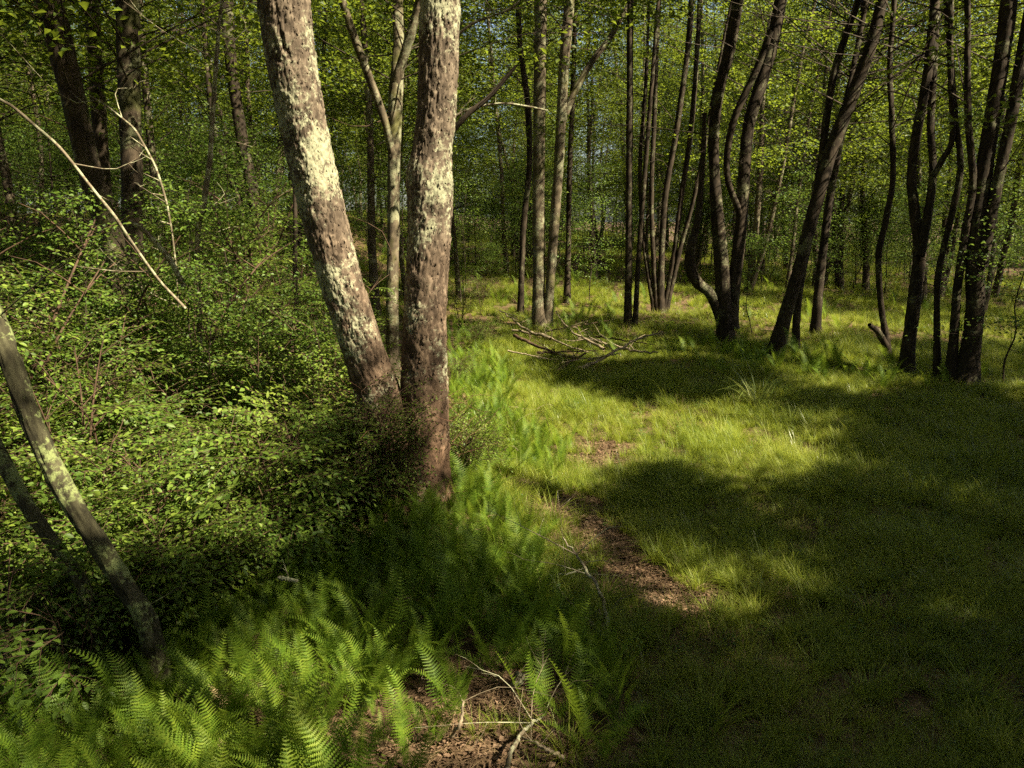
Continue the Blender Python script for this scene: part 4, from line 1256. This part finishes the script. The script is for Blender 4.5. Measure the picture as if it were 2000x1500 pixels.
# more ferns than one would build singly: the low fern cover of the back
def fern_cover():
    n = 900
    P = []
    while len(P) < n:
        x = rng.uniform(-14, 14); y = rng.uniform(12, 34)
        if vnoise(x * .5, y * .5, 51) < .55: continue
        P.append((x, y, float(G(x, y))))
    P = np.array(P)
    mb = MB()
    rot = np.stack([rng.normal(size=n) * .15, rng.normal(size=n) * .15, rng.random(n) * 6.28], -1)
    scatter('fern_undergrowth', 'low fern undergrowth between the trees behind the clearing', 'ferns', FRONDS, P, rot, np.repeat(rng.uniform(.7, 1.2, n)[:, None], 3, 1), rng.integers(0, 8, n))
fern_cover()
def fern_filler():
    P = []
    while len(P) < 2300:
        x = rng.uniform(-3.2, 2.2); y = rng.uniform(2.2, 14)
        u, v, f = proj([[x, y, float(G(x, y))]])
        if not (inpoly(u, v, F1)[0] or (inpoly(u, v, F2)[0] and rng.random() < .5) or (780 < u[0] < 960 and 940 < v[0] < 1080)): continue
        if bare(np.array(x), np.array(y)) > .4: continue
        P.append((x, y, float(G(x, y)) - .01))
    n = len(P)
    rot = np.stack([rng.normal(size=n) * .22, rng.normal(size=n) * .22, rng.random(n) * 6.28], -1)
    scatter('fern_growth', 'small fern fronds filling the gaps of the fern bed', 'ferns', FRONDS, P, rot, np.repeat(rng.uniform(.35, .7, n)[:, None], 3, 1), rng.integers(0, 8, n))
fern_filler()

# single tufts of coarse sedge that stand out of the grass
SEDGE = [blade_tuft(90, .55, .07, 1.7, .009, L_sedge, 'blades', 6), blade_tuft(80, .40, .06, 1.5, .006, L_grass, 'blades', 5)]
def sedge(u, v, k, s, label):
    p = gp(u, v)
    t = thing('sedge_tuft', label, 'grass tuft', p, rng.random() * 6.28, s, 'sedge tufts in the grass')
    link('blades', SEDGE[k], t)
for a in [(1480, 800, 0, 1.7, 'big arching sedge tuft with pale blades across the clearing'), (1290, 1105, 1, .85, 'yellow-green grass tuft beside the bare litter patch'), (1345, 1110, 1, .7, 'smaller grass tuft right beside the bare litter patch'),
          (1080, 960, 1, .7, 'grass tuft at the left edge of the lit clearing'), (1240, 1270, 1, .8, 'grass tuft right of the thin dead stick'), (1110, 1490, 1, .8, 'pale grass tuft beside the bare bank at the bottom'),
          (1570, 1180, 1, .8, 'grass tuft in the deep shade of the clearing'), (1690, 1370, 1, .8, 'grass tuft near the bottom of the shaded clearing'), (1380, 1440, 1, .9, 'dark grass tuft at the bottom middle of the clearing'), (1900, 1390, 1, .9, 'dark grass tuft near the lower right corner'),
          (1430, 925, 1, .8, 'half-lit grass tuft below the big sedge'), (1640, 850, 1, .8, 'sunlit grass tuft right of the big sedge')]:
    sedge(*a)

# ------------------------------------------------------------------ litter, sticks and fallen branches
def litter():
    mb = MB()
    X = []; 
    n = 26000
    x = rng.uniform(-6, 4, n); y = rng.uniform(2.2, 11, n)
    u, v, f = proj(np.stack([x, y, G(x, y)], -1))
    dens = np.maximum(bare(x, y), .35 * (u < 900))
    dens = np.maximum(dens, .12)
    k = (rng.random(n) < dens) & (u > -100) & (u < 2050) & (v < 1700)
    x = x[k]; y = y[k]; m = len(x)
    C = np.stack([x, y, G(x, y) + rng.uniform(.002, .02, m)], -1)
    az = rng.random(m) * 6.28
    D = np.stack([np.cos(az), np.sin(az), rng.normal(size=m) * .25], -1)
    N = np.stack([rng.normal(size=m) * .4, rng.normal(size=m) * .4, np.ones(m)], -1)
    L = rng.uniform(.025, .06, m)
    leaves(mb, C, D, N, L, L * rng.uniform(.45, .8, m), fold=.22)
    for p, r in zip(BARE, BARE_R):       # more on the bare patches
        m = int(1500 * r)
        a = rng.random(m) * 6.28; q = np.sqrt(rng.random(m)) * r * 1.2
        x = p[0] + np.cos(a) * q; y = p[1] + np.sin(a) * q
        az = rng.random(m) * 6.28
        L = rng.uniform(.012, .036, m)
        leaves(mb, np.stack([x, y, G(x, y) + rng.uniform(.002, .018, m)], -1), np.stack([np.cos(az), np.sin(az), rng.normal(size=m) * .25], -1),
               np.stack([rng.normal(size=m) * .4, rng.normal(size=m) * .4, np.ones(m)], -1), L, L * rng.uniform(.4, .8, m), fold=.22)
    tag(link('leaf_litter', mb.mesh('leaf_litter', L_dry)), 'brown fallen leaves covering bare patches of the floor', 'leaf litter', kind='stuff')
litter()

def straw():
    mb = MB()
    for p, r in zip(BARE, BARE_R):
        for q in range(int(230 * r)):
            a = rng.random() * 6.28; d = math.sqrt(rng.random()) * r * 1.2
            x = p[0] + math.cos(a) * d; y = p[1] + math.sin(a) * d
            az = rng.random() * 6.28; L = rng.uniform(.06, .22)
            A = np.array([x, y, float(G(x, y)) + .008]); B = A + [math.cos(az) * L, math.sin(az) * L, 0]; B[2] = float(G(B[0], B[1])) + rng.uniform(.004, .03)
            tube(mb, limb_path(A, B, .06, 4), np.linspace(.0018, .0008, 4), 3, False)
    tag(link('dry_straw', mb.mesh('dry_straw', L_straw)), 'dry straw and fine dead twigs strewn over the bare patches', 'straw', kind='stuff')
straw()

def fallen(label, pts, r0, r1, mat, twigs=4, tw=(.15, .6), cat='fallen branch', name='fallen_branch', rad=None, up=.15):
    """pts: (u, v, height above the floor at that pixel's ground point)"""
    P = []
    for u, v, h in pts:
        P.append(gp(u, v, h + (.09 if v < 740 else .02)))
    P = smooth_path(np.array(P), 26)
    P[1:-1] += rng.normal(size=(24, 3)) * r0 * .35
    b = P[0].copy()
    t = thing(name, label, cat, b, group='fallen branches')
    mb = MB(); tube(mb, P - b, np.linspace(r0, r1, 26) * 1.15, 8, True, .3)
    link('branch', mb.mesh('branch', mat, True), t)
    if twigs:
        q = MB(); dead_twigs(q, P[6:] - b, None, twigs, -9, 99, tw[0], tw[1], rad or r0 * .35, up)
        tag(link('twigs', q.mesh('twigs', mat), t), kind='stuff')
for a in [
    ('long pale fallen branch slanting past the foot of the grey pair', [(1075, 662, .12), (1030, 645, .2), (1000, 622, .35), (975, 605, .5)], .03, .010, M_pale, 5),
    ('pale branch lying from the grey pair towards the right', [(1000, 645, .15), (1060, 655, .12), (1120, 680, .1), (1150, 688, .05)], .022, .010, M_pale, 3),
    ('forked pale fallen branch crossing the glade from upper left', [(1180, 682, .1), (1130, 655, .2), (1105, 635, .35), (1085, 608, .55)], .028, .008, M_pale, 5),
    ('thick bleached fallen log end lying to the right on the grass', [(1130, 662, .08), (1190, 672, .1), (1240, 686, .1), (1285, 688, .12)], .034, .012, M_pale, 4),
    ('dark arching fallen branch over the shadow of the glade', [(1004, 655, .25), (1040, 672, .2), (1080, 688, .15), (1130, 702, .08)], .03, .012, M_twig, 6),
    ('straight pale pole propped low across the fallen branches', [(1130, 720, .02), (1180, 698, .15), (1240, 665, .4), (1295, 648, .55)], .03, .010, M_pale, 2),
    ('short crooked brown branch at the front of the fallen wood', [(1085, 732, .02), (1105, 712, .12), (1120, 702, .16), (1145, 690, .25)], .03, .012, M_twig, 4),
    ('thin pale stick arching over the lit grass', [(970, 800, .03), (1000, 795, .12), (1040, 800, .08), (1070, 790, .10), (1100, 800, .04)], .008, .003, M_pale, 1),
    ('small pale stick low among the ferns at the glade edge', [(1010, 860, .03), (1005, 830, .15), (1020, 815, .22)], .008, .004, M_pale, 1),
    ('curved pale stick at the edge of the lit ferns', [(975, 885, .04), (1000, 872, .14), (1020, 888, .05)], .009, .004, M_pale, 1),
    ('long thin lichened stick leaning over the litter path', [(1190, 1255, .02), (1180, 1180, .12), (1150, 1120, .28), (1100, 1050, .42)], .013, .005, M_palelich, 5),
    ('second thin stick beside the leaning one over the path', [(1192, 1270, .02), (1178, 1225, .06), (1170, 1190, .10)], .010, .005, M_palelich, 2),
    ('thin branched twig lying across the litter above the fern bed', [(1070, 1125, .10), (1110, 1120, .14), (1140, 1110, .15)], .008, .003, M_palelich, 4),
    ('short pale chunk of rotten wood among the ferns', [(1004, 1334, .04), (1030, 1318, .06)], .022, .020, M_palelich, 0),
    ('small lichened stick end poking out of the dark shrubs', [(545, 1128, .30), (580, 1135, .31)], .011, .009, M_palelich, 1),
    ('thin crooked root stick on the bare bank at the bottom', [(990, 1500, .02), (1000, 1465, .10), (1030, 1420, .12), (1060, 1400, .05)], .010, .005, M_palelich, 3),
    ('pale bent stick at the bottom of the bare bank', [(880, 1440, .04), (900, 1410, .14), (905, 1370, .16)], .008, .005, M_pale, 2),
    ('forked stick lying across the bottom bare bank', [(1100, 1480, .03), (1060, 1460, .08), (1020, 1440, .05)], .009, .004, M_pale, 3),
]:
    fallen(*a)
def brushwood():
    looks = ['thin grey dead branch', 'crooked bleached dead branch', 'brown broken dead branch', 'twiggy pale dead branch', 'long thin dead branch', 'bent dead branch', 'forked dead branch', 'short stout dead branch', 'curved thin dead branch', 'split pale dead branch']
    where = ['at the near side', 'at the far side', 'in the middle', 'at the right end', 'at the left end']
    for q in range(7):
        u0 = rng.uniform(985, 1180); v0 = rng.uniform(640, 705); du = rng.uniform(60, 130); dv = rng.uniform(-25, 35)
        h0 = rng.uniform(.06, .22); h1 = rng.uniform(.08, .4)
        w = where[q % 5]
        fallen(looks[q] + ' ' + w + ' of the brushwood by the grey pair', [(u0, v0, h0), (u0 + du * .5, v0 + dv * .5, (h0 + h1) / 2 + .03), (u0 + du, v0 + dv, h1)], rng.uniform(.012, .022), .005, M_pale if q % 3 else M_twig, 3, (.2, .7), rad=.006)
brushwood()
